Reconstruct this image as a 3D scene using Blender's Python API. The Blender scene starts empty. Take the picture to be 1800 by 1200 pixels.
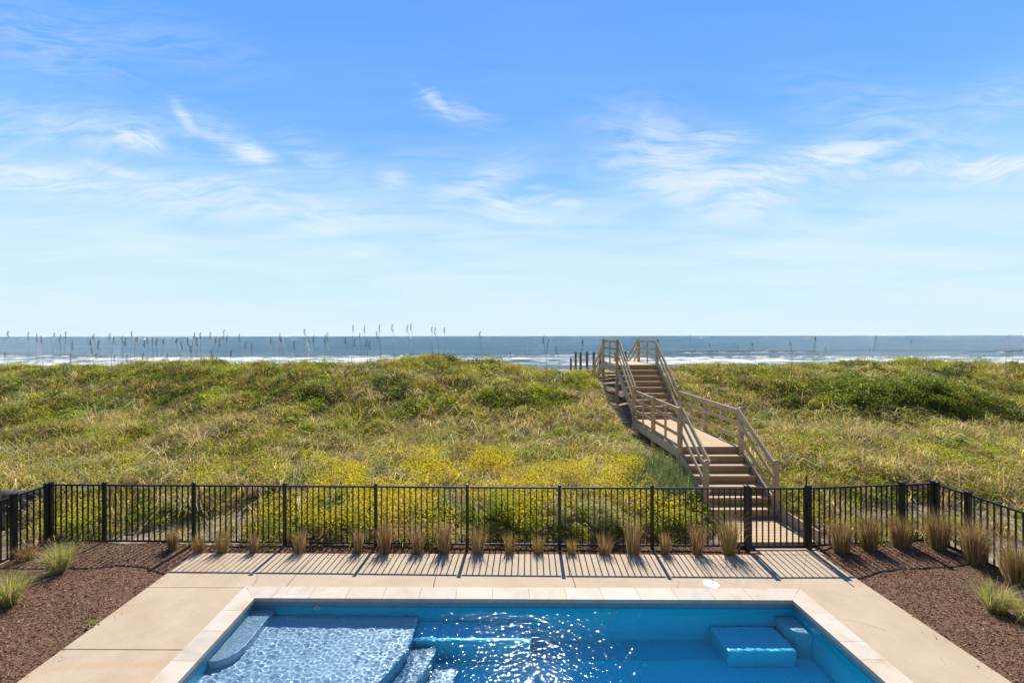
import bpy, bmesh, math, random
import numpy as np
from mathutils import Vector, Matrix
R = math.radians
C = bpy.context.scene.collection
SC = bpy.context.scene

# ------------------------------------------------------------------ camera
CAMZ = 4.3
cam_d = bpy.data.cameras.new('camera')
cam = bpy.data.objects.new('camera', cam_d); C.objects.link(cam)
ROLL = -0.086
cam.matrix_world = Matrix.Translation((0, 0, CAMZ)) @ Matrix.Rotation(R(90), 4, 'X') @ Matrix.Rotation(R(ROLL), 4, 'Z')
cam_d.sensor_width = 36; cam_d.lens = 16.0
cam_d.shift_x = 40/1800; cam_d.shift_y = -9.6/1800
cam_d.clip_start = 0.1; cam_d.clip_end = 60000
SC.camera = cam
SC.view_settings.view_transform = 'Standard'; SC.view_settings.look = 'None'
SC.view_settings.exposure = 0.42; SC.view_settings.gamma = 1.0
SC.cycles.use_denoising = True
SC.cycles.max_bounces = 10; SC.cycles.transparent_max_bounces = 12
SC.cycles.diffuse_bounces = 3; SC.cycles.glossy_bounces = 4; SC.cycles.transmission_bounces = 8
SC.cycles.sample_clamp_indirect = 6.0

# ------------------------------------------------------------------ world sky
SUN_EL, SUN_AZ = R(48.3), R(5.0)        # azimuth measured from +Y towards +X
w = bpy.data.worlds.new('World'); SC.world = w; w.use_nodes = True
wt = w.node_tree; wt.nodes.clear()
def nn(t, typ, **k):
    n = t.nodes.new(typ)
    for a, v in k.items(): setattr(n, a, v)
    return n
def lk(t, a, b): t.links.new(a, b)
def mth(t, op, a, b=None, c=None, clamp=False):
    n = t.nodes.new('ShaderNodeMath'); n.operation = op; n.use_clamp = clamp
    for i, v in enumerate((a, b, c)):
        if v is None: continue
        if isinstance(v, (int, float)): n.inputs[i].default_value = v
        else: t.links.new(v, n.inputs[i])
    return n.outputs[0]
def mixc(t, f, a, b, mode='MIX'):
    n = t.nodes.new('ShaderNodeMix'); n.data_type = 'RGBA'; n.blend_type = mode
    for i, v in ((0, f), (6, a), (7, b)):
        if isinstance(v, (int, float)): n.inputs[i].default_value = v
        elif isinstance(v, (tuple, list)): n.inputs[i].default_value = (*v[:3], 1)
        else: t.links.new(v, n.inputs[i])
    return n.outputs[2]
def ramp(t, fac, stops, interp='LINEAR'):
    n = t.nodes.new('ShaderNodeValToRGB'); n.color_ramp.interpolation = interp
    cr = n.color_ramp
    while len(cr.elements) < len(stops): cr.elements.new(0.5)
    for e, (p, c) in zip(cr.elements, stops):
        e.position = p; e.color = (*c, 1) if len(c) == 3 else c
    t.links.new(fac, n.inputs[0]); return n.outputs[0]
def noise(t, vec, scale, detail=4, rough=0.55, dist=0.0, dim='3D'):
    n = t.nodes.new('ShaderNodeTexNoise'); n.noise_dimensions = dim
    n.inputs['Scale'].default_value = scale; n.inputs['Detail'].default_value = detail
    n.inputs['Roughness'].default_value = rough; n.inputs['Distortion'].default_value = dist
    if vec is not None: t.links.new(vec, n.inputs['Vector'])
    return n.outputs[0]
def mapping(t, vec, loc=(0, 0, 0), rot=(0, 0, 0), sc=(1, 1, 1)):
    n = t.nodes.new('ShaderNodeMapping')
    n.inputs[1].default_value = loc; n.inputs[2].default_value = rot; n.inputs[3].default_value = sc
    t.links.new(vec, n.inputs[0]); return n.outputs[0]

sky = nn(wt, 'ShaderNodeTexSky', sky_type='NISHITA')
sky.sun_disc = False; sky.sun_elevation = SUN_EL; sky.sun_rotation = SUN_AZ
tc = nn(wt, 'ShaderNodeTexCoord')
sep = nn(wt, 'ShaderNodeSeparateXYZ'); lk(wt, tc.outputs['Generated'], sep.inputs[0])
dx, dy, dz = sep.outputs
# clear-air colour by elevation (values for a background strength of 0.1)
grad = ramp(wt, dz, [(p_, tuple(q_*10.8 for q_ in c_)) for p_, c_ in [(0.0, (.66, .85, .96)), (0.06, (.62, .83, .97)), (0.15, (.55, .79, .98)), (0.22, (.43, .71, 1.0)), (0.30, (.27, .57, 1.0)),
                     (0.40, (.165, .44, .98)), (0.58, (.115, .36, .95)), (0.75, (.055, .2, .62)), (1.0, (.03, .12, .42))]])
base = mixc(wt, 0.96, sky.outputs[0], grad)
# the half of the sky away from the sun is deeper
base = mixc(wt, mth(wt, 'MULTIPLY', mth(wt, 'ADD', mth(wt, 'MULTIPLY', dy, -1.6), .35, clamp=True), .62), base, (.25, .55, 1.1))
# lighter on the left of the sun's side, deeper to the right
# cirrus, laid out by direction: u = azimuth tangent, v = elevation tangent
ay = mth(wt, 'MAXIMUM', mth(wt, 'ABSOLUTE', dy), 0.05)
u = mth(wt, 'DIVIDE', dx, ay); v = mth(wt, 'DIVIDE', dz, ay)
comb = nn(wt, 'ShaderNodeCombineXYZ'); lk(wt, u, comb.inputs[0]); lk(wt, v, comb.inputs[1])
UV = comb.outputs[0]
def cloud_blob(cx, cy, rx, ry, ang):
    """soft ellipse mask centred on a direction"""
    m = mapping(wt, UV, loc=(0, 0, 0))
    s = nn(wt, 'ShaderNodeVectorMath', operation='SUBTRACT'); lk(wt, m, s.inputs[0]); s.inputs[1].default_value = (cx, cy, 0)
    r = nn(wt, 'ShaderNodeVectorRotate', rotation_type='Z_AXIS'); lk(wt, s.outputs[0], r.inputs[0]); r.inputs['Angle'].default_value = R(-ang)
    m2 = mapping(wt, r.outputs[0], sc=(1/rx, 1/ry, 1))
    l = nn(wt, 'ShaderNodeVectorMath', operation='LENGTH'); lk(wt, m2, l.inputs[0])
    return mth(wt, 'EXPONENT', mth(wt, 'MULTIPLY', mth(wt, 'MULTIPLY', l.outputs['Value'], l.outputs['Value']), -1.7))
def P(px, py): return ((px-860)/800, (590.4-py)/800)
def blob(px, py, rx, ry, ang, k):
    c = P(px, py); return mth(wt, 'MULTIPLY', cloud_blob(c[0], c[1], rx/800, ry/800, ang), k)
blobs = [blob(150, 225, 325, 65, -6, 0.66), blob(240, 243, 93, 33, -12, 1.15), blob(60, 70, 280, 100, -16, 0.42), blob(280, 70, 300, 78, -14, 0.30), blob(325, 205, 60, 20, -52, 1.02), blob(395, 245, 162, 44, -32, 0.69), blob(440, 268, 77, 31, -24, 1.15),
         blob(60, 310, 325, 46, -8, 0.91), blob(215, 303, 106, 19, -14, 1.15), blob(330, 340, 525, 57, -8, 0.84), blob(420, 328, 100, 19, -14, 0.94), blob(560, 280, 137, 52, -30, 0.48), blob(590, 385, 175, 36, 6, 0.73),
         blob(775, 185, 75, 20, -40, 0.87), blob(810, 198, 100, 33, -14, 0.66), blob(690, 318, 47, 28, -8, 0.87), blob(835, 325, 150, 46, 22, 0.84), blob(880, 362, 137, 31, -22, 0.91), blob(930, 350, 75, 15, 12, 0.94), blob(1000, 358, 56, 13, 0, 1.02), blob(955, 332, 62, 10, -6, 0.87),
         blob(1100, 285, 112, 39, 4, 0.66), blob(1190, 285, 187, 97, -30, 0.91), blob(1245, 255, 112, 44, 4, 0.91), blob(1300, 315, 237, 46, 7, 1.15), blob(1190, 325, 150, 54, -20, 0.87), blob(1310, 350, 118, 52, 12, 1.15), blob(1480, 272, 187, 46, 10, 1.15), blob(1580, 295, 325, 46, 4, 0.76), blob(1600, 230, 300, 97, -18, 0.51), blob(1760, 296, 187, 39, 6, 1.15), blob(1750, 180, 137, 65, 18, 0.44)]
mask = blobs[0]
for b in blobs[1:]: mask = mth(wt, 'MAXIMUM', mask, b)
mask = mth(wt, 'SUBTRACT', mask, .06, clamp=True)
wv = noise(wt, mapping(wt, UV, sc=(1, 2.2, 1)), 2.2, 3, .5)
wa = nn(wt, 'ShaderNodeVectorMath', operation='ADD'); lk(wt, UV, wa.inputs[0])
wc = nn(wt, 'ShaderNodeCombineXYZ'); lk(wt, mth(wt, 'MULTIPLY', wv, .2), wc.inputs[0]); lk(wt, mth(wt, 'MULTIPLY', wv, .22), wc.inputs[1]); lk(wt, wc.outputs[0], wa.inputs[1])
UW = wa.outputs[0]
n1 = noise(wt, mapping(wt, UW, rot=(0, 0, R(8)), sc=(1.8, 12, 1)), 3.0, 11, .66, .5)
n2 = noise(wt, mapping(wt, UW, rot=(0, 0, R(-24)), sc=(4, 22, 1)), 2.8, 9, .68, .3)
nb_ = noise(wt, UV, 5.0, 3, .5)
wisp = mth(wt, 'ADD', mth(wt, 'MULTIPLY', n1, .6), mth(wt, 'MULTIPLY', n2, .4))
tt = mth(wt, 'MULTIPLY', mth(wt, 'SUBTRACT', mth(wt, 'ADD', wisp, mth(wt, 'MULTIPLY', mask, .09)), .445, clamp=True), 5.6, clamp=True)
c1 = mth(wt, 'MULTIPLY', tt, mth(wt, 'MULTIPLY', mask, mth(wt, 'ADD', .6, mth(wt, 'MULTIPLY', nb_, .6))), clamp=True)
# thin veil low over the sea
low = ramp(wt, v, [(0, (.5,)*3), (.10, (.62,)*3), (.25, (.62,)*3), (.37, (.2,)*3), (.5, (.05,)*3), (.8, (.0,)*3)])
n3 = noise(wt, mapping(wt, UV, rot=(0, 0, R(2)), sc=(1.6, 13, 1)), 1.3, 8, .58, .7)
c2 = mth(wt, 'MULTIPLY', mth(wt, 'MULTIPLY', mth(wt, 'SUBTRACT', n3, .36, clamp=True), 3.2), low, clamp=True)
front = mth(wt, 'GREATER_THAN', dz, 0.0)
skyc = mixc(wt, mth(wt, 'MULTIPLY', c2, front), base, (8.0, 9.4, 10.3))
skyc = mixc(wt, mth(wt, 'MULTIPLY', mth(wt, 'MULTIPLY', c1, .78), front), skyc, (9.2, 9.8, 10.5))
bg = nn(wt, 'ShaderNodeBackground'); lk(wt, skyc, bg.inputs[0]); bg.inputs[1].default_value = 0.074
out = nn(wt, 'ShaderNodeOutputWorld'); lk(wt, bg.outputs[0], out.inputs[0])

# ------------------------------------------------------------------ sun
sd = bpy.data.lights.new('sun', 'SUN'); sd.energy = 5.0; sd.angle = R(0.5); sd.color = (1.0, 0.94, 0.85)
try: sd.cycles.is_caustics_light = True
except Exception: pass
sun = bpy.data.objects.new('sun', sd); C.objects.link(sun)
sdir = Vector((math.sin(SUN_AZ)*math.cos(SUN_EL), math.cos(SUN_AZ)*math.cos(SUN_EL), math.sin(SUN_EL)))
sun.rotation_euler = sdir.to_track_quat('Z', 'Y').to_euler(); sun.location = (10, 30, 40)

# ------------------------------------------------------------------ helpers
rng = np.random.default_rng(7); random.seed(7)
def spot(px, py, z=0.0):
    """place on the level z that the surveyed photo point stands on"""
    a = math.tan(R(-ROLL)); yh = 590.4 - a*(px-860)
    D = (CAMZ-z)*800/(py-yh); return ((px-860)/800*D, D)
def hashn(ix, iy, s):
    n = (ix.astype(np.int64)*374761393 + iy.astype(np.int64)*668265263 + s*1442695041) & 0xffffffff
    n = ((n ^ (n >> 13))*1274126177) & 0xffffffff
    return ((n ^ (n >> 16)) & 0xffff)/65535.0
def vn(x, y, s=0):
    x = np.asarray(x, float); y = np.asarray(y, float)
    ix, iy = np.floor(x), np.floor(y); fx, fy = x-ix, y-iy
    fx = fx*fx*(3-2*fx); fy = fy*fy*(3-2*fy)
    a = hashn(ix, iy, s); b = hashn(ix+1, iy, s); c = hashn(ix, iy+1, s); d = hashn(ix+1, iy+1, s)
    return (a*(1-fx)+b*fx)*(1-fy)+(c*(1-fx)+d*fx)*fy
def fbm(x, y, s=0, o=4):
    t = 0; a = .5
    for k in range(o): t = t+a*vn(np.asarray(x)*2**k+17*k, np.asarray(y)*2**k-9*k, s+k); a *= .5
    return t/(1-.5**o)
def ss(a, b, x):
    t = np.clip((np.asarray(x, float)-a)/(b-a), 0, 1); return t*t*(3-2*t)
YP = [-80, 9.2, 10, 12, 14, 16, 17.5, 19, 20.5, 22, 24, 28, 34, 45, 70, 105, 140, 400]
ZP = [-.04, -.04, .02, .36, .68, 1.0, 1.45, 2.0, 2.42, 2.5, 2.35, 2.15, 1.1, -.6, -2.2, -3.1, -4.5, -9]
def terrain(x, y):
    x = np.asarray(x, float); y = np.asarray(y, float)
    yw = y + 1.2*(fbm(x*.16, y*.02, 3, 2)-.5)*ss(12, 16, y)
    z = np.interp(yw, YP, ZP)
    amp = ss(10.5, 15, y)*(1-ss(30, 60, y))
    z = z + amp*(.60*(fbm(x*.35+4, y*.4, 11, 3)-.5) + .42*(fbm(x*1.1, y*1.1, 5, 2)-.5))
    bump = np.exp(-((x+3.8)/3.3)**2)*.30 - .20*np.exp(-((x-9)/5.0)**2) - .1*np.exp(-((x-3.2)/1.4)**2)
    z = z + bump*ss(16, 20, y)*(1-ss(24, 34, y))
    # hollow the walkover crosses
    z = z - .58*np.exp(-((x-5.6)/1.2)**2)*ss(12.8, 15, y)*(1-ss(19.5, 21.5, y))
    return z
def tz(x, y): return float(terrain(np.array([x]), np.array([y]))[0])

def props(o, label=None, cat=None, group=None, kind=None):
    if label: o['label'] = label
    if cat: o['category'] = cat
    if group: o['group'] = group
    if kind: o['kind'] = kind
    return o
def thing(name, label, cat, loc=(0, 0, 0), group=None, rz=0.0):
    o = bpy.data.objects.new(name, None); C.objects.link(o); o.location = loc; o.rotation_euler = (0, 0, rz)
    o.empty_display_size = .2
    return props(o, label, cat, group)
def npmesh(name, V, quads=None, tris=None, col=None, mat=None, smooth=False, parent=None, org=(0, 0, 0), extra=None):
    me = bpy.data.meshes.new(name)
    V = np.asarray(V, np.float32)-np.array(org, np.float32)
    quads = np.zeros((0, 4), np.int32) if quads is None else np.asarray(quads, np.int32)
    tris = np.zeros((0, 3), np.int32) if tris is None else np.asarray(tris, np.int32)
    me.vertices.add(len(V)); me.vertices.foreach_set('co', V.ravel())
    nl = quads.size+tris.size; me.loops.add(nl)
    me.loops.foreach_set('vertex_index', np.concatenate([quads.ravel(), tris.ravel()]))
    nf = len(quads)+len(tris); me.polygons.add(nf)
    tot = np.concatenate([np.full(len(quads), 4), np.full(len(tris), 3)]).astype(np.int32)
    me.polygons.foreach_set('loop_start', np.concatenate([[0], np.cumsum(tot)[:-1]]).astype(np.int32))
    me.update(calc_edges=True); me.validate()
    if col is not None:
        a = me.color_attributes.new('Tint', 'FLOAT_COLOR', 'POINT')
        cc = np.ones((len(V), 4), np.float32); cc[:, :3] = col; a.data.foreach_set('color', cc.ravel())
    if extra is not None:
        for k, val in extra.items():
            a = me.attributes.new(k, 'FLOAT', 'POINT'); a.data.foreach_set('value', np.asarray(val, np.float32))
    if smooth: me.polygons.foreach_set('use_smooth', np.ones(nf, bool))
    if mat: me.materials.append(mat)
    o = bpy.data.objects.new(name, me); C.objects.link(o)
    if parent: o.parent = parent
    return o

class MB:
    def __init__(s): s.v = []; s.f = []
    def add(s, v, f):
        n = len(s.v); s.v += [tuple(p) for p in v]; s.f += [tuple(i+n for i in q) for q in f]; return s
    def box(s, x0, x1, y0, y1, z0, z1):
        return s.add([(x0, y0, z0), (x1, y0, z0), (x1, y1, z0), (x0, y1, z0), (x0, y0, z1), (x1, y0, z1), (x1, y1, z1), (x0, y1, z1)],
                     [(0, 3, 2, 1), (4, 5, 6, 7), (0, 1, 5, 4), (1, 2, 6, 5), (2, 3, 7, 6), (3, 0, 4, 7)])
    def bar(s, a, b, w, h, up=(0, 0, 1)):
        a, b = Vector(a), Vector(b); d = (b-a).normalized(); up = Vector(up)
        sx = d.cross(up).normalized()*w/2; sz = sx.cross(d).normalized()*h/2
        return s.add([a-sx-sz, a+sx-sz, a+sx+sz, a-sx+sz, b-sx-sz, b+sx-sz, b+sx+sz, b-sx+sz],
                     [(0, 1, 2, 3), (7, 6, 5, 4), (0, 4, 5, 1), (1, 5, 6, 2), (2, 6, 7, 3), (3, 7, 4, 0)])
    def tube(s, pts, r, n=8, cap=True):
        pts = [Vector(p) for p in pts]; rs = r if isinstance(r, (list, tuple)) else [r]*len(pts)
        base = len(s.v); last = None
        for i, p in enumerate(pts):
            d = (pts[min(i+1, len(pts)-1)]-pts[max(i-1, 0)]).normalized()
            ref = Vector((0, 0, 1)) if abs(d.z) < .9 else Vector((1, 0, 0))
            a = d.cross(ref).normalized(); b = d.cross(a)
            for k in range(n):
                t = 2*math.pi*k/n; s.v.append(tuple(p+(a*math.cos(t)+b*math.sin(t))*rs[i]))
        for i in range(len(pts)-1):
            for k in range(n):
                q = base+i*n; s.f.append((q+k, q+(k+1) % n, q+n+(k+1) % n, q+n+k))
        if cap:
            s.f.append(tuple(base+k for k in range(n))[::-1]); s.f.append(tuple(base+(len(pts)-1)*n+k for k in range(n)))
        return s
    def lathe(s, prof, c=(0, 0), n=16):
        base = len(s.v)
        for r, z in prof:
            for k in range(n):
                t = 2*math.pi*k/n; s.v.append((c[0]+r*math.cos(t), c[1]+r*math.sin(t), z))
        for i in range(len(prof)-1):
            for k in range(n):
                q = base+i*n; s.f.append((q+k, q+(k+1) % n, q+n+(k+1) % n, q+n+k))
        s.f.append(tuple(base+k for k in range(n))[::-1]); s.f.append(tuple(base+(len(prof)-1)*n+k for k in range(n)))
        return s
    def prism(s, poly, z0, z1):
        n = len(poly)
        return s.add([(x, y, z0) for x, y in poly]+[(x, y, z1) for x, y in poly],
                     [tuple(range(n))[::-1], tuple(range(n, 2*n))]+[(i, (i+1) % n, n+(i+1) % n, n+i) for i in range(n)])
    def build(s, name, mat, parent=None, org=(0, 0, 0), bevel=0.0, smooth=False, seg=1):
        bm = bmesh.new(); o3 = Vector(org)
        vs = [bm.verts.new(Vector(p)-o3) for p in s.v]
        for q in s.f:
            try: bm.faces.new([vs[i] for i in q])
            except ValueError: pass
        bmesh.ops.recalc_face_normals(bm, faces=bm.faces)
        if bevel: bmesh.ops.bevel(bm, geom=[e for e in bm.edges if len(e.link_faces) == 2 and e.calc_face_angle(0) > .5], offset=bevel, segments=seg, affect='EDGES', profile=.6)
        me = bpy.data.meshes.new(name); bm.to_mesh(me); bm.free()
        if smooth:
            me.polygons.foreach_set('use_smooth', np.ones(len(me.polygons), bool))
        me.materials.append(mat)
        o = bpy.data.objects.new(name, me); C.objects.link(o)
        if parent: o.parent = parent
        return o

# ------------------------------------------------------------------ materials
def newmat(name):
    m = bpy.data.materials.new(name); m.use_nodes = True
    return m, m.node_tree, m.node_tree.nodes['Principled BSDF']
def tint(t, scale=1.0):
    a = nn(t, 'ShaderNodeAttribute', attribute_name='Tint'); return a.outputs['Color']
def bump(t, h, strength, dist, bs):
    b = nn(t, 'ShaderNodeBump'); b.inputs['Strength'].default_value = strength; b.inputs['Distance'].default_value = dist
    lk(t, h, b.inputs['Height']); lk(t, b.outputs[0], bs.inputs['Normal']); return b
def plant_mat(name, trans=.4, rough=.6):
    m, t, b = newmat(name); c = tint(t)
    lk(t, c, b.inputs['Base Color']); b.inputs['Roughness'].default_value = rough
    b.inputs['Specular IOR Level'].default_value = .25
    tr = nn(t, 'ShaderNodeBsdfTranslucent')
    tcx = mixc(t, 1.0, c, (1.2, 1.15, .75), 'MULTIPLY'); lk(t, tcx, tr.inputs[0])
    mx = nn(t, 'ShaderNodeMixShader'); mx.inputs[0].default_value = trans
    lk(t, b.outputs[0], mx.inputs[1]); lk(t, tr.outputs[0], mx.inputs[2])
    lk(t, mx.outputs[0], t.nodes['Material Output'].inputs[0]); return m
M_grass = plant_mat('grass_blade', .45); M_leaf = plant_mat('leaf', .45, .45); M_petal = plant_mat('petal', .35); M_dry = plant_mat('dry_grass', .32, .7)

def wood(name, cols, scale=1.0, rough=.75, axis='X'):
    m, t, b = newmat(name); tcn = nn(t, 'ShaderNodeTexCoord')
    sc = {'X': (1.2, 16, 16), 'Y': (16, 1.2, 16), 'Z': (16, 16, 1.2)}[axis]
    v = mapping(t, tcn.outputs['Object'], sc=tuple(q*scale for q in sc))
    n = noise(t, v, 1.6, 6, .6, .6)
    n2_ = noise(t, tcn.outputs['Object'], 2.1, 3, .5)
    c = ramp(t, n, [(.3, cols[0]), (.5, cols[1]), (.68, cols[2])])
    c = mixc(t, mth(t, 'MULTIPLY', mth(t, 'SUBTRACT', n2_, .35, clamp=True), 1.2, clamp=True), c, cols[3])
    lk(t, c, b.inputs['Base Color']); b.inputs['Roughness'].default_value = rough
    bump(t, n, .4, .004, b); return m
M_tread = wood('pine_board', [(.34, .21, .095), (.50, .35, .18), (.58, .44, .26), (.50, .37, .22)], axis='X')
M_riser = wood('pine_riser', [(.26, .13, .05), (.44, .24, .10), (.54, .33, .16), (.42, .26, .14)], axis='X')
M_rail = wood('weathered_rail', [(.33, .22, .13), (.52, .375, .24), (.62, .49, .345), (.56, .40, .24)], axis='Y')
M_post = wood('pine_post', [(.38, .235, .11), (.55, .37, .195), (.63, .46, .27), (.52, .36, .19)], axis='Z')
M_oldpost = wood('old_post', [(.13, .085, .05), (.20, .14, .085), (.26, .19, .12), (.16, .11, .08)], axis='Z')

def black_metal():
    m, t, b = newmat('black_powder_coat'); tcn = nn(t, 'ShaderNodeTexCoord')
    n = noise(t, tcn.outputs['Object'], 30, 3); c = ramp(t, n, [(.3, (.008, .008, .009)), (.7, (.016, .016, .017))])
    lk(t, c, b.inputs['Base Color']); b.inputs['Roughness'].default_value = .42; b.inputs['Specular IOR Level'].default_value = .4; return m
M_black = black_metal()

def concrete():
    m, t, b = newmat('broomed_concrete'); tcn = nn(t, 'ShaderNodeTexCoord'); o = tcn.outputs['Object']
    n = noise(t, o, 1.3, 6, .6); f = noise(t, o, 60, 4, .7); g = noise(t, mapping(t, o, sc=(.6, 1.4, 1)), 1.1, 5, .62, 1.4)
    broom = noise(t, mapping(t, o, sc=(3, 170, 3)), 1, 2, .5)
    c = ramp(t, n, [(.3, (.41, .295, .185)), (.5, (.465, .345, .222)), (.72, (.515, .395, .265))])
    c = mixc(t, .16, c, ramp(t, f, [(.3, (.3, .24, .17)), (.7, (.72, .62, .5))]))
    rust = mth(t, 'MULTIPLY', mth(t, 'SUBTRACT', g, .56, clamp=True), 4.0, clamp=True)
    sx = nn(t, 'ShaderNodeSeparateXYZ'); lk(t, o, sx.inputs[0])
    left = mth(t, 'LESS_THAN', sx.outputs[0], -4.7)
    c = mixc(t, mth(t, 'MULTIPLY', mth(t, 'MULTIPLY', rust, left), .7), c, (.50, .27, .10))
    c = mixc(t, mth(t, 'MULTIPLY', rust, .12), c, (.33, .25, .17))
    ck = nn(t, 'ShaderNodeTexVoronoi', feature='DISTANCE_TO_EDGE'); ck.inputs['Scale'].default_value = .28
    wv_ = nn(t, 'ShaderNodeTexNoise'); wv_.inputs['Scale'].default_value = 2.2; wv_.inputs['Detail'].default_value = 5; lk(t, o, wv_.inputs['Vector'])
    va = nn(t, 'ShaderNodeVectorMath', operation='MULTIPLY_ADD'); lk(t, wv_.outputs['Color'], va.inputs[0]); va.inputs[1].default_value = (.5, .5, 0); lk(t, o, va.inputs[2]); lk(t, va.outputs[0], ck.inputs['Vector'])
    crk = mth(t, 'MULTIPLY', mth(t, 'LESS_THAN', ck.outputs['Distance'], .0012), mth(t, 'GREATER_THAN', n, .52))
    c = mixc(t, mth(t, 'MULTIPLY', crk, .5), c, (.14, .11, .08))
    bl = noise(t, mapping(t, o, sc=(1, 1, 1)), 3.2, 8, .7, .6)
    c = mixc(t, mth(t, 'MULTIPLY', mth(t, 'SUBTRACT', bl, .5, clamp=True), 1.6, clamp=True), c, (.36, .27, .18))
    sp = noise(t, o, 26, 2, .5); c = mixc(t, mth(t, 'MULTIPLY', mth(t, 'GREATER_THAN', sp, .77), .7), c, (.12, .08, .05))
    lk(t, c, b.inputs['Base Color']); b.inputs['Roughness'].default_value = .85
    bump(t, mth(t, 'ADD', broom, f), .25, .003, b); return m
M_conc = concrete()
def stone():
    m, t, b = newmat('travertine'); tcn = nn(t, 'ShaderNodeTexCoord'); o = tcn.outputs['Object']
    n = noise(t, mapping(t, o, sc=(1, 1, 1)), 1.9, 6, .6, .8); f = noise(t, mapping(t, o, sc=(1, 2.2, 1)), 22, 5, .7)
    c = ramp(t, n, [(.28, (.44, .33, .225)), (.45, (.52, .425, .32)), (.6, (.58, .49, .39)), (.75, (.48, .40, .33))])
    pit = mth(t, 'MULTIPLY', mth(t, 'SUBTRACT', .40, f, clamp=True), 6, clamp=True)
    c = mixc(t, mth(t, 'MULTIPLY', pit, .7), c, (.28, .21, .15))
    at = nn(t, 'ShaderNodeAttribute', attribute_name='Tint')
    c = mixc(t, 1.0, c, at.outputs[0], 'MULTIPLY')
    lk(t, c, b.inputs['Base Color']); b.inputs['Roughness'].default_value = .7
    bump(t, f, .25, .002, b); return m
M_stone = stone()
def mulch():
    m, t, b = newmat('mulch'); tcn = nn(t, 'ShaderNodeTexCoord'); o = tcn.outputs['Object']
    vr = nn(t, 'ShaderNodeTexVoronoi'); vr.inputs['Scale'].default_value = 30; lk(t, mapping(t, o, sc=(1, 1.6, 1)), vr.inputs['Vector'])
    n = noise(t, o, 45, 5, .7)
    c = ramp(t, n, [(.3, (.085, .036, .016)), (.5, (.22, .105, .05)), (.68, (.38, .21, .115))])
    c = mixc(t, .5, c, ramp(t, vr.outputs['Distance'], [(0, (1, 1, 1)), (.7, (.3, .3, .3))]), 'MULTIPLY')
    lk(t, c, b.inputs['Base Color']); b.inputs['Roughness'].default_value = .9
    bump(t, mth(t, 'ADD', n, vr.outputs['Distance']), .9, .02, b); return m
M_mulch = mulch()
def sand():
    m, t, b = newmat('dune_sand'); tcn = nn(t, 'ShaderNodeTexCoord'); o = tcn.outputs['Object']
    n = noise(t, o, 4.0, 8, .7); f = noise(t, o, 40, 4, .6)
    c = ramp(t, n, [(.38, (.13, .09, .05)), (.5, (.30, .22, .14)), (.58, (.52, .43, .31))])
    c = mixc(t, .25, c, ramp(t, f, [(.3, (.12, .09, .05)), (.7, (.5, .43, .32))]))
    lk(t, c, b.inputs['Base Color']); b.inputs['Roughness'].default_value = .95
    bump(t, mth(t, 'ADD', n, f), .8, .05, b); return m
M_sand = sand()
def shellmat(nm, ca, cb, cc_):
    m, t, b = newmat(nm); tcn = nn(t, 'ShaderNodeTexCoord'); o = tcn.outputs['Object']
    vr = nn(t, 'ShaderNodeTexVoronoi'); vr.inputs['Scale'].default_value = 160; lk(t, o, vr.inputs['Vector'])
    n = noise(t, o, 90, 3, .6)
    c = ramp(t, n, [(.35, ca), (.5, cb), (.65, cc_)])
    lk(t, c, b.inputs['Base Color']); b.inputs['Roughness'].default_value = .3; return m
M_shell = shellmat('gelcoat_deep_water_tint', (.03, .55, .72), (.045, .67, .85), (.075, .73, .89)); M_ledge = shellmat('speckled_gelcoat_pale_water_tint', (.20, .30, .40), (.33, .45, .56), (.48, .60, .69)); M_mid = shellmat('gelcoat_mid_water_tint', (.07, .50, .68), (.11, .60, .80), (.19, .66, .84)); M_band = shellmat('grey_blue_gelcoat', (.15, .20, .26), (.22, .28, .35), (.30, .36, .42))  # one shell finish; the water's light absorption is painted in as deeper blues
def water_mat():
    m, t, b = newmat('pool_water'); t.nodes.remove(b); o = t.nodes['Material Output']
    g = nn(t, 'ShaderNodeBsdfRefraction'); g.inputs['IOR'].default_value = 1.33; g.inputs['Roughness'].default_value = 0.0; g.inputs['Color'].default_value = (.90, .98, 1, 1)
    gl = nn(t, 'ShaderNodeBsdfGlossy'); gl.inputs['Roughness'].default_value = .055
    gp_ = nn(t, 'ShaderNodeNewGeometry').outputs['Position']
    rn = noise(t, mapping(t, gp_, sc=(1, 1.25, 1)), 13, 3, .55, .4); bb = nn(t, 'ShaderNodeBump'); bb.inputs['Strength'].default_value = 1; bb.inputs['Distance'].default_value = .0074
    lk(t, rn, bb.inputs['Height']); lk(t, bb.outputs[0], gl.inputs['Normal'])
    fr = nn(t, 'ShaderNodeFresnel'); fr.inputs[0].default_value = 1.33
    mx = nn(t, 'ShaderNodeMixShader'); lk(t, fr.outputs[0], mx.inputs[0]); lk(t, g.outputs[0], mx.inputs[1]); lk(t, gl.outputs[0], mx.inputs[2])
    lk(t, mx.outputs[0], o.inputs['Surface']); return m
M_water = water_mat()
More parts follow.
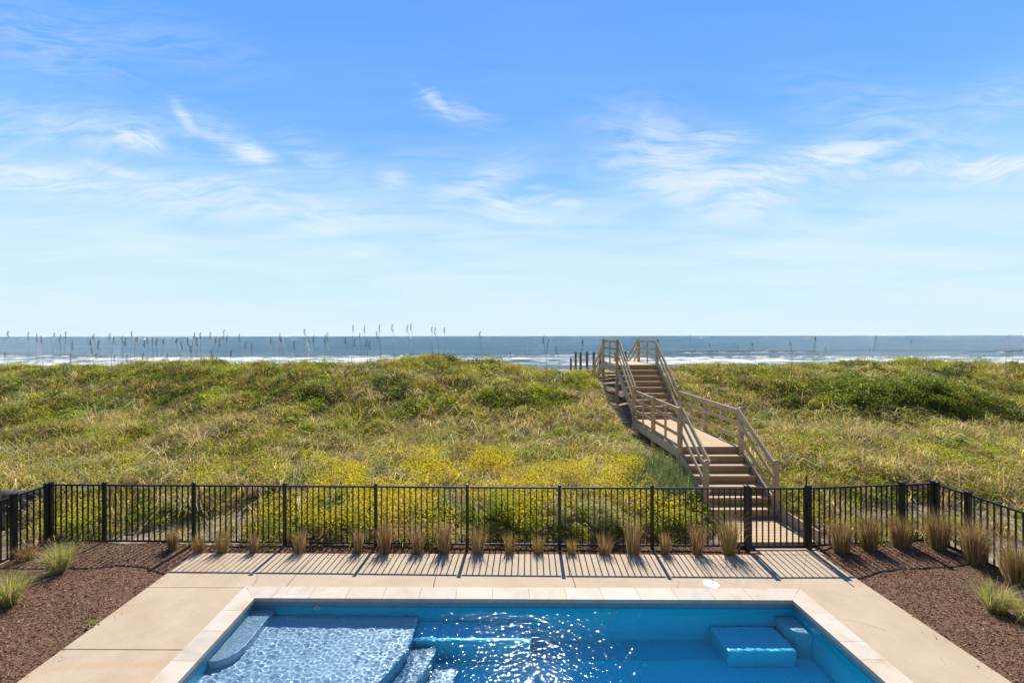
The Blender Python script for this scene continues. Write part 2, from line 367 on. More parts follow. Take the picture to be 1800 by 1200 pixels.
def sea_mat():
    m, t, b = newmat('sea'); g = nn(t, 'ShaderNodeNewGeometry'); p = g.outputs['Position']
    n = noise(t, mapping(t, p, sc=(.10, .35, .35)), 1.0, 8, .65, .4)
    n2_ = noise(t, mapping(t, p, sc=(.006, .03, 1)), 1.0, 4, .6)
    c = ramp(t, n2_, [(.35, (.025, .095, .15)), (.5, (.04, .125, .19)), (.65, (.06, .155, .215))])
    fo = nn(t, 'ShaderNodeAttribute', attribute_name='foam').outputs['Fac']
    gr = nn(t, 'ShaderNodeAttribute', attribute_name='shoal').outputs['Fac']
    fn = noise(t, mapping(t, p, sc=(.16, .42, .4)), 1.0, 9, .72, .5)
    fm = mth(t, 'MULTIPLY', mth(t, 'SUBTRACT', mth(t, 'ADD', mth(t, 'MULTIPLY', fn, 1.5), fo), 1.27, clamp=True), 4, clamp=True)
    c = mixc(t, mth(t, 'MULTIPLY', gr, .8), c, (.16, .20, .15))
    c = mixc(t, fm, c, (.92, .93, .93))
    df = nn(t, 'ShaderNodeBsdfDiffuse'); lk(t, c, df.inputs[0])
    gs = nn(t, 'ShaderNodeBsdfGlossy'); gs.inputs['Roughness'].default_value = .14
    n5 = noise(t, mapping(t, p, sc=(.42, .07, .3)), 1.0, 4, .7, .3)
    b1 = nn(t, 'ShaderNodeBump'); b1.inputs['Strength'].default_value = 1; b1.inputs['Distance'].default_value = 2.0; lk(t, n, b1.inputs['Height']); lk(t, b1.outputs[0], df.inputs['Normal'])
    b2 = nn(t, 'ShaderNodeBump'); b2.inputs['Strength'].default_value = 1; b2.inputs['Distance'].default_value = 9.0; lk(t, n5, b2.inputs['Height']); lk(t, b1.outputs[0], b2.inputs['Normal']); lk(t, b2.outputs[0], gs.inputs['Normal'])
    mx = nn(t, 'ShaderNodeMixShader'); lk(t, mth(t, 'MULTIPLY', mth(t, 'SUBTRACT', 1.0, fm), .15), mx.inputs[0]); lk(t, df.outputs[0], mx.inputs[1]); lk(t, gs.outputs[0], mx.inputs[2])
    lk(t, mx.outputs[0], t.nodes['Material Output'].inputs[0]); return m
M_sea = sea_mat()
def plain(name, c, rough=.6, var=.15, scale=20, spec=.5):
    m, t, b = newmat(name); tcn = nn(t, 'ShaderNodeTexCoord'); n = noise(t, tcn.outputs['Object'], scale, 4)
    lk(t, ramp(t, n, [(.3, tuple(q*(1-var) for q in c)), (.7, tuple(min(1, q*(1+var)) for q in c))]), b.inputs['Base Color'])
    b.inputs['Roughness'].default_value = rough; b.inputs['Specular IOR Level'].default_value = spec; return m
M_white = plain('white_plastic', (.75, .75, .72), .35, .05); M_fabric = plain('woven_black_fabric', (.022, .024, .028), .8, .5, 60)
M_rope = plain('rope', (.42, .34, .22), .9); M_orange = plain('orange_plastic', (.75, .16, .03), .5)
M_seed = plain('seed_head', (.075, .042, .02), .9, .3, 80); M_stalk = plain('stalk', (.20, .17, .07), .8, .3, 10)
M_dark = plain('hole_grey', (.12, .14, .16), .6)

# ------------------------------------------------------------------ ground
def grid_axis(segs):
    out_ = []
    for a, b, st in segs: out_ += list(np.arange(a, b-1e-6, st))
    return np.array(out_+[segs[-1][1]])
gx = grid_axis([(-1200, -200, 200), (-200, -40, 8), (-40, 40, .3), (40, 200, 8), (200, 1200, 200)])
gy = grid_axis([(-600, -60, 90), (-60, 2, 6), (2, 8, 1), (8, 9.2, .6), (9.2, 26, .25), (26, 60, 1.5), (60, 400, 17)])
X, Y = np.meshgrid(gx, gy); Z = terrain(X, Y)
nxg = len(gx); V = np.stack([X.ravel(), Y.ravel(), Z.ravel()], 1)
i, j = np.meshgrid(np.arange(nxg-1), np.arange(len(gy)-1)); a = (j*nxg+i).ravel()
q = np.stack([a, a+1, a+nxg+1, a+nxg], 1)
cx = V[q].mean(1); keep = ~((cx[:, 0] > -5.2) & (cx[:, 0] < 5.9) & (cx[:, 1] > 2) & (cx[:, 1] < 8))
g = npmesh('ground', V, q[keep], mat=M_sand, smooth=True); g['kind'] = 'structure'

# ------------------------------------------------------------------ ocean
SEA = -3.0
ys = np.concatenate([np.arange(60, 300, 1.0), 300*1.022**np.arange(0, 215)]); ys = ys[ys < 30000]
us = np.concatenate([np.linspace(-12, -1.5, 20), np.arange(-1.48, 1.5, .005), np.linspace(1.5, 12, 20)])
U, YY = np.meshgrid(us, ys); XX = U*YY
env = np.clip(1-(YY-100)/1500, 0, 1)
def ridge(y0, wd, s, thr=.45):
    yc = y0 + 14*(fbm(XX*.012, 0*XX+s, s, 3)-.5)
    a_ = ss(thr, thr+.25, fbm(XX*.011+s*7, 0*XX, s+40, 2))
    d_ = (YY-yc)/wd; return a_*np.exp(-np.where(d_ < 0, d_*2.2, d_)**2), a_*np.exp(-((YY-yc+wd*.9)/(wd*.9))**2), a_*np.exp(-np.where(d_ < 0, d_*1.6, d_*.5)**2)
ZZ = SEA + .10*env*(fbm(XX*.09, YY*.3, 21, 3)-.5)
foam = np.zeros_like(XX); sho = np.zeros_like(XX)
for (y0, wd, hgt, s, thr, fk) in [(196, 4.0, 1.15, 2, .42, .5), (168, 3.0, .7, 8, .35, .55), (150, 2.5, .55, 14, .3, .55), (134, 2.2, .4, 19, .3, .5), (240, 6, .8, 27, .55, 0.12), (330, 9, .8, 33, .58, 0), (460, 12, .8, 39, .5, 0)]:
    r_, f_, e_ = ridge(y0, wd, s, thr)
    ZZ += hgt*r_; foam = np.maximum(foam, fk*1.2*f_); sho = np.maximum(sho, r_*(y0 < 250))
band = ss(106, 118, YY)*(1-ss(150, 200, YY+10*fbm(XX*.02, YY*.02, 61, 2)))
foam = np.maximum(foam, band*(.37+.42*fbm(XX*.035, YY*.13, 71, 4)*1.25))
sho = np.maximum(sho*.8, .5*(1-ss(130, 230, YY)))
nxs = len(us); V = np.stack([XX.ravel(), YY.ravel(), ZZ.ravel()], 1)
i, j = np.meshgrid(np.arange(nxs-1), np.arange(len(ys)-1)); a = (j*nxs+i).ravel()
q = np.stack([a, a+1, a+nxs+1, a+nxs], 1)
oc = npmesh('ocean', V, q, mat=M_sea, smooth=True, extra={'foam': foam.ravel(), 'shoal': sho.ravel()}); oc['kind'] = 'structure'

# ------------------------------------------------------------------ pool, deck  (local frame PX)
PO = (0.53, 7.45); PR = R(-.55)
LX, RX, NY = -4.41, 4.41, -4.3       # inner pool faces; far face y = 0
WL = -.13
cw = .32
def pool_obj(o): o.location = (PO[0], PO[1], 0); o.rotation_euler = (0, 0, PR)
deck = MB(); gp = .006
DF, DL, DR, DN = 1.53, -6.40, 5.96, -14
ox0, ox1, oy1, oy0 = LX-cw-.004, RX+cw+.004, cw+.004, NY-cw-.004
js = [-4.03, -1.5, .94, 3.40]
pts_far = [None]
# far row, mitred at both ends
edges = [ox0]+js+[ox1]
for k in range(len(edges)-1):
    a, b = edges[k], edges[k+1]
    pl = [(a+gp, oy1), (b-(gp if k < len(edges)-2 else .004), oy1), (b-gp if k < len(edges)-2 else DR-.286, DF), (a+gp if k > 0 else DL+.05+.28, DF)]
    deck.prism(pl, -.12, 0)
yl = [.36, -1.25, -3.7, DN]
deck.prism([(DL, DF), (DL+.04+.28, DF), (ox0-gp, oy1+.01), (ox0, oy1-.015), (DL, oy1-.015)], -.12, 0)
prev = oy1-.015
for y_ in (-1.24, -3.7, -6.2, DN):
    deck.box(DL, ox0, y_+gp, prev-gp*2, -.12, 0); prev = y_
deck.prism([(ox1+.001, oy1+.004), (DR-.279, DF), (DR, DF), (DR, oy1-.2), (ox1, oy1-.2)], -.12, 0)
prev = oy1-.2
for y_ in (-2.6, -5.2, DN):
    deck.box(ox1, DR, y_+gp, prev-gp*(2 if prev < 0 else 0), -.12, 0); prev = y_
deck.box(ox0+gp, ox1-gp, -9.3, oy0, -.12, 0); deck.box(ox0+gp, ox1-gp, DN, -9.3-gp*2, -.12, 0)
dk = deck.build('pool_deck', M_conc); pool_obj(dk); dk['kind'] = 'structure'
sub = MB().box(DL+.03, ox0-.02, DN, DF-.03, -.2, -.06).box(ox1+.02, DR-.03, DN, DF-.03, -.2, -.06).box(ox0-.02, ox1+.02, oy1+.02, DF-.03, -.2, -.06)
sb = sub.build('deck_base', M_dark); pool_obj(sb); sb['kind'] = 'structure'
# walk from the gate
gw = MB().box(4.82, 6.02, DF+gp*2, DF+.30, -.1, .004).build('gate_path', M_conc); pool_obj(gw); gw['kind'] = 'structure'

pool = thing('swimming_pool', 'long rectangular blue pool with pale stone coping set in the concrete deck', 'swimming pool', (PO[0], PO[1], 0), rz=PR)
# coping stones
def coping():
    V, F, Cc = MB(), None, []
    def st(poly):
        n0 = len(V.v); V.prism(poly, -.045, .012)
        k = random.uniform(.9, 1.08); wtone = random.uniform(-.04, .05)
        Cc.extend([(k*(1+wtone), k, k*(1-wtone))]*(len(V.v)-n0))
    g2 = .0025; ov = .025
    xs = [LX-cw]; x = LX+.30
    while x < RX-.25: xs.append(x); x += .605
    xs.append(RX+cw)
    for k in range(len(xs)-1):
        a, b = xs[k], xs[k+1]
        p0 = (a+g2, cw); p1 = (b-g2, cw)
        q1 = (b-g2 if k < len(xs)-2 else RX-ov, -ov); q0 = (a+g2 if k else LX+ov, -ov)
        if k == 0: p0 = (LX-cw+g2*2, cw)
        st([q0, q1, p1, p0])
    for side in (-1, 1):
        xin = LX+ov if side < 0 else RX-ov; xo = LX-cw if side < 0 else RX+cw
        y = cw; first = True
        lens = [.66, .36, .61, .5, .61, .61, .41, .61, .61, .61, .61]
        yy = -ov
        k = 0; y0_ = -ov
        bounds = [0]
        cur = -.36
        while cur > NY+.3: bounds.append(cur); cur -= lens[(k+ (0 if side > 0 else 3)) % len(lens)]; k += 1
        bounds.append(NY)
        for k in range(len(bounds)-1):
            a, b = bounds[k], bounds[k+1]
            if k == 0: st([(xin, -ov-.004), (xo, cw-.004), (xo, b+g2), (xin, b+g2)])
            else: st([(xin, a-g2), (xo, a-g2), (xo, b+g2), (xin, b+g2)])
    x = LX-cw
    while x < RX+cw-.1:
        st([(x+g2, NY-cw), (min(x+.605, RX+cw)-g2, NY-cw), (min(x+.605, RX+cw)-g2, NY-.004), (x+g2, NY-.004)]); x += .605
    o = V.build('coping', M_stone, pool)
    at = o.data.color_attributes.new('Tint', 'FLOAT_COLOR', 'POINT')
    at.data.foreach_set('color', np.concatenate([np.array(Cc), np.ones((len(Cc), 1))], 1).astype(np.float32).ravel())
    return o
coping()
recv = []
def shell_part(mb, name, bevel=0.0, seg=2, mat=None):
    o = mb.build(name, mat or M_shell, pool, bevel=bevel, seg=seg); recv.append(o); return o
FLOOR = -1.16
sh = MB(); T = .12
sh.box(LX-T, RX+T, 0, T, FLOOR-.1, -.047); sh.box(LX-T, RX+T, NY-T, NY, FLOOR-.1, -.047)
sh.box(LX-T, LX, NY, 0, FLOOR-.1, -.047); sh.box(RX, RX+T, NY, 0, FLOOR-.1, -.047); sh.box(LX, RX, NY, 0, FLOOR-.1, FLOOR)
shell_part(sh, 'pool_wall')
curve = [(-1.70, 0), (-1.70, -.44), (-1.76, -.85), (-1.93, -1.3), (-2.2, -1.75), (-2.42, -2.25), (-2.45, -2.8), (-2.3, -3.4), (-2.1, -3.9), (-2.1, NY+.002)]
def offs(c, d): return [(x+d, y) for x, y in c]
def sm(c, n=4):
    out_ = []
    for k in range(len(c)-1):
        p0 = c[max(k-1, 0)]; p1 = c[k]; p2 = c[k+1]; p3 = c[min(k+2, len(c)-1)]
        for s_ in range(n):
            t_ = s_/n
            out_.append(tuple(.5*(2*p1[i]+(p2[i]-p0[i])*t_+(2*p0[i]-5*p1[i]+4*p2[i]-p3[i])*t_**2+(3*p1[i]-p0[i]-3*p2[i]+p3[i])*t_**3) for i in (0, 1)))
    return out_+[c[-1]]
cs = sm(curve)
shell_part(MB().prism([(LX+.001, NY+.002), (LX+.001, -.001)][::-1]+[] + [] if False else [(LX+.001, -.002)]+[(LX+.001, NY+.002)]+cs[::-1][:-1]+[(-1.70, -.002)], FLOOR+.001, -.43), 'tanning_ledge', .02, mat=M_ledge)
st1 = [p for p in cs if p[1] < -.48]
def strip(inner, d, ytop):
    o_ = [(x+d, min(y, ytop)) for x, y in inner]
    i_ = [(x+.004, min(y, ytop)) for x, y in inner]
    return o_, i_
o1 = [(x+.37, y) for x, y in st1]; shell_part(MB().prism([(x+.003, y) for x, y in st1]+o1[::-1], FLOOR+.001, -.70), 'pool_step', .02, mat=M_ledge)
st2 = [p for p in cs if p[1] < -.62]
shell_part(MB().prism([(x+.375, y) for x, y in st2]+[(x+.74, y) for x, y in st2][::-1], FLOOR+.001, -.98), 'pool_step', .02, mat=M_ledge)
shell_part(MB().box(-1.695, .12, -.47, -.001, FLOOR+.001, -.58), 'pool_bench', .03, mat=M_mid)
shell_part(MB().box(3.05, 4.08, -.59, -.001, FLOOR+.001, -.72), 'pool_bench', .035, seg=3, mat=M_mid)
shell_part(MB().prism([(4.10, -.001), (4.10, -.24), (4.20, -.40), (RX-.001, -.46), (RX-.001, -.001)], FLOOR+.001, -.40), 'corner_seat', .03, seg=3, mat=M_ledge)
ba = [(LX+.001, -.002), (LX+.001, -1.2)]+[(LX+.35-.33*(1-math.sin(t_)), -1.18+.30*(1-math.cos(t_)) -.0) for t_ in []]
cr = [(LX+.001, -1.22), (LX+.12, -1.21), (LX+.22, -1.15), (LX+.30, -1.04), (LX+.34, -.90), (LX+.35, -.7), (LX+.35, -.002)]
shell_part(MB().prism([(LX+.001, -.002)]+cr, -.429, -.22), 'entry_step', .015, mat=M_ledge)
bn = MB()
bn.box(LX+.0005, RX-.0005, -.004, .002, -.165, -.047).box(LX-.002, LX+.004, NY+.0005, -.0045, -.165, -.047).box(RX-.004, RX+.002, NY+.0005, -.0045, -.165, -.047)
shell_part(bn, 'untinted_wall_strip', mat=M_band)  # strip of the same wall, without the painted water tint
# return jets on the far wall
for (jx, jz) in ((-3.66+.30, -.19), (1.55-.03, -.235)):
    mb = MB().tube([(jx, -.001, jz), (jx, -.016, jz)], [.055, .046], 20); o = mb.build('return_jet', M_white, pool)
    h = MB().tube([(jx, -.0165, jz), (jx, -.020, jz)], .014, 12).build('jet_hole', M_dark, o); h.matrix_parent_inverse = Matrix()
for o in recv: o.cycles.is_caustics_receiver = True
# water body
wx = np.arange(LX-.02, RX+.012, .0105); wy = np.arange(NY-.02, .012, .0105)
X, Y = np.meshgrid(wx, wy); Z = np.zeros_like(X)
rw = np.random.default_rng(3)
for k in range(120):
    lam = rw.uniform(.042, .095) if k < 85 else rw.uniform(.12, .5)
    th = rw.uniform(0, 6.28); kk = 2*math.pi/lam; am = .00019*(lam/.10)**(1.5 if lam < .1 else .9)*rw.uniform(.5, 1.3)
    Z += am*np.sin(kk*(X*math.cos(th)+Y*math.sin(th))+rw.uniform(0, 6.28))
Z = WL+Z*(.6+.7*fbm(X*1.1, Y*1.1, 171, 2))*(1-.62*ss(-1.9, -1.0, X))
n1_ = len(wx); V = np.stack([X.ravel(), Y.ravel(), Z.ravel()], 1)
i, j = np.meshgrid(np.arange(n1_-1), np.arange(len(wy)-1)); a = (j*n1_+i).ravel(); q = np.stack([a, a+1, a+n1_+1, a+n1_], 1)
# skirt and bottom close the body
nv = len(V); top = V.copy(); per = np.concatenate([np.arange(n1_), np.arange(1, len(wy))*n1_+n1_-1, (len(wy)-1)*n1_+np.arange(n1_-2, -1, -1), np.arange(len(wy)-2, 0, -1)*n1_])
low_ = V[per].copy(); low_[:, 2] = FLOOR-.03
V = np.concatenate([V, low_]); m_ = len(per); ia = np.arange(m_); ib = (ia+1) % m_
sk = np.stack([per[ib], per[ia], nv+ia, nv+ib], 1)
q = np.concatenate([q, sk])
corners = [nv+0, nv+n1_-1, nv+n1_-1+len(wy)-1, nv+2*(n1_-1)+len(wy)-1]
# bottom as one quad fan
cidx = len(V); V = np.concatenate([V, [[0, NY/2, FLOOR-.03]]])
tr = np.stack([nv+ib, nv+ia, np.full(m_, cidx)], 1)
wo = npmesh('pool_water', V, q, tr, mat=M_water, smooth=True); pool_obj(wo); wo['kind'] = 'structure'
wo.cycles.is_caustics_caster = True
# skimmer lid
lx, ly = spot(1249.6, 1026.5)
sk_ = thing('skimmer_lid', 'round white skimmer lid flush in the concrete behind the far coping', 'skimmer lid', (lx, ly, 0))
MB().lathe([(.135, .001), (.135, .006), (.128, .009), (.0, .009)][:3]+[(.001, .009)], n=36).build('lid', M_white, sk_)
MB().lathe([(.012, .0095), (.012, .0105), (.001, .0105)], n=12).build('finger_hole', M_dark, sk_)

# ------------------------------------------------------------------ mulch
def mulch_z(x, y):
    edge = np.minimum.reduce([np.maximum(np.maximum(-5.88-x, x-6.47), y-8.98), 0*x+1])
    return -.03 + .07*ss(0, .6, edge) + ss(0, .5, edge)*(.10*(fbm(x*.8, y*.8, 31, 3)-.45) + .03*(fbm(x*5, y*5, 37, 2)-.5))
gx = np.arange(-9.17, 9.28, .07); gy = np.arange(1.5, 9.62, .07)
X, Y = np.meshgrid(gx, gy); Z = mulch_z(X, Y)
yl_ = 9.34-.006*X
Z = np.where(Y > 9.4, Z-(Y-9.4)*.8, Z)
n1_ = len(gx); V = np.stack([X.ravel(), Y.ravel(), Z.ravel()], 1)
i, j = np.meshgrid(np.arange(n1_-1), np.arange(len(gy)-1)); a = (j*n1_+i).ravel(); q = np.stack([a, a+1, a+n1_+1, a+n1_], 1)
cx = V[q].mean(1)
keep = ~((cx[:, 0] > -5.75) & (cx[:, 0] < 6.3) & (cx[:, 1] < 8.85)) & ~((cx[:, 1] > 9.36) & (cx[:, 0] > -6.5) & (cx[:, 0] < 6.6))
keep &= ~((cx[:, 0] > 5.2) & (cx[:, 0] < 6.42) & (cx[:, 1] > 8.9))
mu = npmesh('mulch_bed', V, q[keep], mat=M_mulch, smooth=True); mu['kind'] = 'structure'

def leafset(Cn, L, W, d=None, flat=.5, r=rng):
    """kite shaped faces: Cn centres, L lengths, W widths"""
    n = len(Cn)
    if d is None:
        th = r.uniform(0, 2*np.pi, n); el = r.normal(0, flat, n)
        d = np.stack([np.cos(th)*np.cos(el), np.sin(th)*np.cos(el), np.sin(el)], 1)
    s = r.normal(size=(n, 3)); s -= (s*d).sum(1, keepdims=True)*d; s /= np.linalg.norm(s, axis=1, keepdims=True)+1e-9
    L = np.asarray(L).reshape(-1, 1); W = np.asarray(W).reshape(-1, 1)
    V = np.stack([Cn-d*L*.5, Cn+s*W*.5, Cn+d*L*.5, Cn-s*W*.5], 1).reshape(-1, 3)
    return V, np.arange(4*n).reshape(-1, 4)
def bladeset(Pb, H, W, lean, col, r=rng, az=None, droop=.35):
    n = len(Pb); th = r.uniform(0, 2*np.pi, n) if az is None else az
    d = np.stack([np.cos(th), np.sin(th), 0*th], 1); ph = r.uniform(0, 2*np.pi, n); s = np.stack([np.cos(ph), np.sin(ph), 0*ph], 1)
    H = H.reshape(-1, 1); W = np.asarray(W).reshape(-1, 1); le = lean.reshape(-1, 1); up = np.array([[0, 0, 1.]])
    mid = Pb+d*le*H*.38+up*H*.62; tip = Pb+d*le*H*1.1+up*H*(1-droop*le)
    V = np.stack([Pb-s*W*.5, Pb+s*W*.5, mid+s*W*.42, mid-s*W*.42, tip], 1).reshape(-1, 3)
    b = np.arange(n)*5
    return V, np.stack([b, b+1, b+2, b+3], 1), np.stack([b+3, b+2, b+4], 1), np.repeat(col, 5, 0)
def merge(parts):
    Vs, Q, T_, Cc = [], [], [], []; o = 0
    for V, q_, t_, c_ in parts:
        Vs.append(V); Cc.append(c_)
        if q_ is not None: Q.append(q_+o)
        if t_ is not None: T_.append(t_+o)
        o += len(V)
    return np.concatenate(Vs), np.concatenate(Q) if Q else None, np.concatenate(T_) if T_ else None, np.concatenate(Cc)
def pick(pal, n, r=rng, jit=.22):
    pal = np.array(pal); c = pal[r.integers(0, len(pal), n)]
    return np.clip(c*r.uniform(1-jit, 1+jit, (n, 1))*r.uniform(.94, 1.06, (n, 3)), 0, 1)
# chips
N = 110000
x = rng.uniform(-9.1, 9.2, N); y = rng.uniform(4.3, 9.42, N)
spill = (rng.uniform(size=N) < .03) & ((x < -5.9+.25) | (x > 6.5-.25) | (y > 9.02-.12))
k = (spill | (x < -5.9) | (x > 6.5) | (y > 9.02)) & ~((x > 5.2) & (x < 6.42) & (y > 8.9)); x, y = x[k], y[k]
V, q = leafset(np.stack([x, y, np.where((x > -5.9) & (x < 6.5) & (y < 9.02), .004, mulch_z(x, y))+rng.uniform(.002, .014, len(x))], 1), rng.uniform(.02, .07, len(x)), rng.uniform(.006, .016, len(x)), flat=.4)
col = np.repeat(pick([(.20, .098, .048), (.28, .142, .075), (.12, .055, .026), (.46, .31, .19), (.09, .04, .02), (.31, .17, .09)], len(x)), 4, 0)
mm, t_, b_ = newmat('chip'); lk(t_, tint(t_), b_.inputs['Base Color']); b_.inputs['Roughness'].default_value = .85
ch = npmesh('mulch_chips', V, q, col=col, mat=mm); props(ch, 'reddish brown shredded bark mulch spread over the beds beside the deck', 'mulch', kind='stuff')

# ------------------------------------------------------------------ fence
def fence_run(name, label, pts, heavy, npk=None):
    t = thing(name, label, 'fence', (pts[0][0], pts[0][1], 0)); org = t.location.copy()
    for k, (x, y) in enumerate(pts):
        hw = .042 if k in heavy else .030
        mb = MB().box(x-hw, x+hw, y-hw, y+hw, -.15, 1.27)
        p = mb.build('post', M_black, t, org, .003)
        MB().box(x-hw-.006, x+hw+.006, y-hw-.006, y+hw+.006, 1.2702, 1.285).add([(x-hw, y-hw, 1.2855), (x+hw, y-hw, 1.2855), (x+hw, y+hw, 1.2855), (x-hw, y+hw, 1.2855), (x, y, 1.298)], [(0, 1, 4), (1, 2, 4), (2, 3, 4), (3, 0, 4), (3, 2, 1, 0)]).build('cap', M_black, p, org)
    for k in range(len(pts)-1):
        a, b = Vector((*pts[k], 0)), Vector((*pts[k+1], 0)); d = (b-a); L = d.length; d.normalize()
        a2, b2 = a+d*.043, b-d*.043; n = max(1, round(L/.1145)-1)
        mb = MB()
        for m in range(1, n+1):
            p = a.lerp(b, m/(n+1)); mb.bar(p+Vector((0, 0, .085)), p+Vector((0, 0, 1.215)), .021, .021, up=d)
        pn = mb.build('picket_panel', M_black, t, org)
        for nm, z0, z1 in (('top_rail', 1.205, 1.238), ('bottom_rail', .055, .088)):
            MB().bar(a2+Vector((0, 0, (z0+z1)/2)), b2+Vector((0, 0, (z0+z1)/2)), .030, z1-z0).build(nm, M_black, pn, org)
    return t
def bx(px, D): return ((px-860)/800*D, D)
back = [bx(88, 9.46), bx(183, 9.44), bx(340, 9.40), bx(500, 9.36), bx(660, 9.32), bx(821, 9.27), bx(983, 9.23), bx(1146, 9.20), bx(1312, 9.17)]
rgt = [bx(1421, 9.17), bx(1585, 9.38), bx(1640, 9.46)]
fence_run('picket_fence', 'long black metal picket fence between far deck edge and dune, left of the gate', back, {0, 8})
fence_run('picket_fence', 'short black metal picket fence run from the gate to the right corner', rgt, {0, 1, 2})
rs = [rgt[-1], (rgt[-1][0]+.03, 8.80)] + [(rgt[-1][0]+.03-.005*k, 8.80-1.83*k) for k in (1, 2, 3)]
# side runs share the corner posts of the back runs: begin just clear of them
def side_run(label, pts):
    t = fence_run('picket_fence', label, pts, {1}); return t
side_run('black metal picket fence down the right side of the mulch bed', [(rs[0][0]+.0, rs[0][1]-.09)]+rs[1:])
ls = [(back[0][0], back[0][1]-.09), (back[0][0]-.04, 8.77), (back[0][0]-.07, 6.94), (back[0][0]-.1, 5.11), (back[0][0]-.13, 3.28)]
side_run('black metal picket fence down the left side of the mulch bed', ls)
# gate
g0, g1 = back[-1][0]+.078, rgt[0][0]-.078
gate = thing('pool_gate', 'black metal picket gate with a tall latch in front of the wooden steps', 'gate', (g0, 9.17, 0)); go = gate.location.copy()
for xx in (g0, g1): MB().box(xx-.022, xx+.022, 9.148, 9.192, .05, 1.25).build('stile', M_black, gate, go, .002)
for z_ in (1.205, .055): MB().box(g0+.023, g1-.023, 9.155, 9.185, z_, z_+.033).build('gate_rail', M_black, gate, go)
mb = MB(); n = 8
for m in range(1, n+1):
    xx = g0+(g1-g0)*m/(n+1); mb.box(xx-.0105, xx+.0105, 9.160, 9.180, .0885, 1.2045)
mb.build('pickets', M_black, gate, go)
lt = MB().box(g1-.02, g1+.03, 9.115, 9.147, .95, 1.30).box(g1-.006, g1+.014, 9.12, 9.142, 1.3002, 1.47).tube([(g1+.004, 9.131, 1.4702), (g1+.004, 9.131, 1.50)], [.018, .014], 12)
lt.build('latch', M_black, gate, go, .0)
for z_ in (.3, 1.0): MB().box(g0-.045, g0-.0225, 9.125, 9.215, z_, z_+.08).build('hinge', M_black, gate, go)

# silt fence at far left
sf = thing('silt_fence', 'black woven silt fence standing behind the left end of the picket fence', 'silt fence', (-10.7, 6, 0)); so = sf.location.copy()
pl = [(-10.6, 2.0), (-10.64, 4.0), (-10.68, 6.0), (-10.7, 8.0), (-10.72, 9.9), (-10.85, 11.2)]
V = []; Fq = []; rows = 7; cols = 0
for k in range(len(pl)-1):
    for m in range(8):
        t_ = m/8; x_ = pl[k][0]*(1-t_)+pl[k+1][0]*t_; y_ = pl[k][1]*(1-t_)+pl[k+1][1]*t_
        for r_ in range(rows):
            z_ = -.05+(1.05-.42*float(ss(9.7, 11.2, y_)))*r_/(rows-1); V.append((x_+.025*math.sin(3*x_+7*y_+r_*1.3), y_+.03*math.sin(5*x_+2*y_+r_), z_ - (.02*math.sin(4*x_+5*y_) if r_ == rows-1 else 0)))
        cols += 1
V = np.array(V); i, j = np.meshgrid(np.arange(rows-1), np.arange(cols-1)); a = (j*rows+i).ravel()
Vb = V.copy(); Vb[:, 1] += .004; 
so_ = npmesh('fabric', V, np.stack([a, a+1, a+rows+1, a+rows], 1), mat=M_fabric, smooth=True, parent=sf, org=so)
md = so_.modifiers.new('solid', 'SOLIDIFY'); md.thickness = .004
for k in range(0, len(pl)):
    x_, y_ = pl[k]; MB().box(x_-.018, x_+.018, y_+.04, y_+.076, -.2, 1.0 if y_ < 10 else .60).build('stake', M_oldpost, sf, so)
cap_ = thing('survey_cap', 'small orange cap on a stake at the far end of the silt fence', 'stake cap', (-10.93, 11.32, 0))
MB().tube([(-10.93, 11.32, -.2), (-10.93, 11.32, .60)], .012, 8).build('stake', M_oldpost, cap_, cap_.location)
MB().box(-10.975, -10.885, 11.29, 11.35, .6002, .66).build('cap', M_orange, cap_, cap_.location, .01)

# ------------------------------------------------------------------ dune walkover
def xl(D): return 5.07+.021*(D-10.63)
W_ = 1.6
wk = thing('dune_walkover', 'wooden stairway with landing and handrails climbing over the dune behind the gate', 'stairway', (5.87, 10.6, 0)); wo_ = wk.location.copy()
def wb(mb, name, mat, bevel=.004): return mb.build(name, mat, wk, wo_, bevel)
PADZ, LZ, TZ = .10, 1.33, 3.12
def boards(y0, y1, z, bw=.14, name='deck_board'):
    n = max(1, round((y1-y0)/bw)); st_ = (y1-y0)/n
    for k in range(n):
        a, b = y0+k*st_+.003, y0+(k+1)*st_-.003; xa = xl((a+b)/2)
        wb(MB().box(xa-.02+random.uniform(-.004, .004), xa+W_+.02+random.uniform(-.004, .004), a, b, z-.036, z+random.uniform(-.001, .001)), name, M_tread, .003)
boards(9.27, 10.24, PADZ)
# lower flight: 7 risers
def flight(y_top, z_top, z_bot, nr, tr_):
    r_ = (z_top-z_bot)/nr
    for k in range(1, nr+1):
        yf = y_top-(k-1)*tr_                   # riser k stands under nosing of level k-1
        zt = z_top-(k-1)*r_; xa = xl(yf)
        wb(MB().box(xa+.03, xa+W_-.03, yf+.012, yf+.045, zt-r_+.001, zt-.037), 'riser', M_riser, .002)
        if k < nr:
            y1 = yf+.010; y0 = yf-tr_-.005; z = zt-r_
            h_ = (y0+y1)/2
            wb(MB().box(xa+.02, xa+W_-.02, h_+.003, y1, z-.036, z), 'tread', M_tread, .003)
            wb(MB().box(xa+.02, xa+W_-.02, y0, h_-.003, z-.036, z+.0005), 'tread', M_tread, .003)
    for s_ in (0, 1):
        xx = (xl(y_top)+(-.022 if s_ == 0 else W_+.022))
        y0 = y_top-tr_*(nr-.3)
        wb(MB().bar((xx, y_top+.05, z_top-.20), (xx-.02, y0, z_bot+.02), .038, .285), 'stringer', M_rail)
flight(12.2, LZ, PADZ, 7, .277)
boards(12.19, 16.33, LZ)
flight(18.55, TZ, LZ, 9, .277)
boards(18.54, 21.1, TZ)
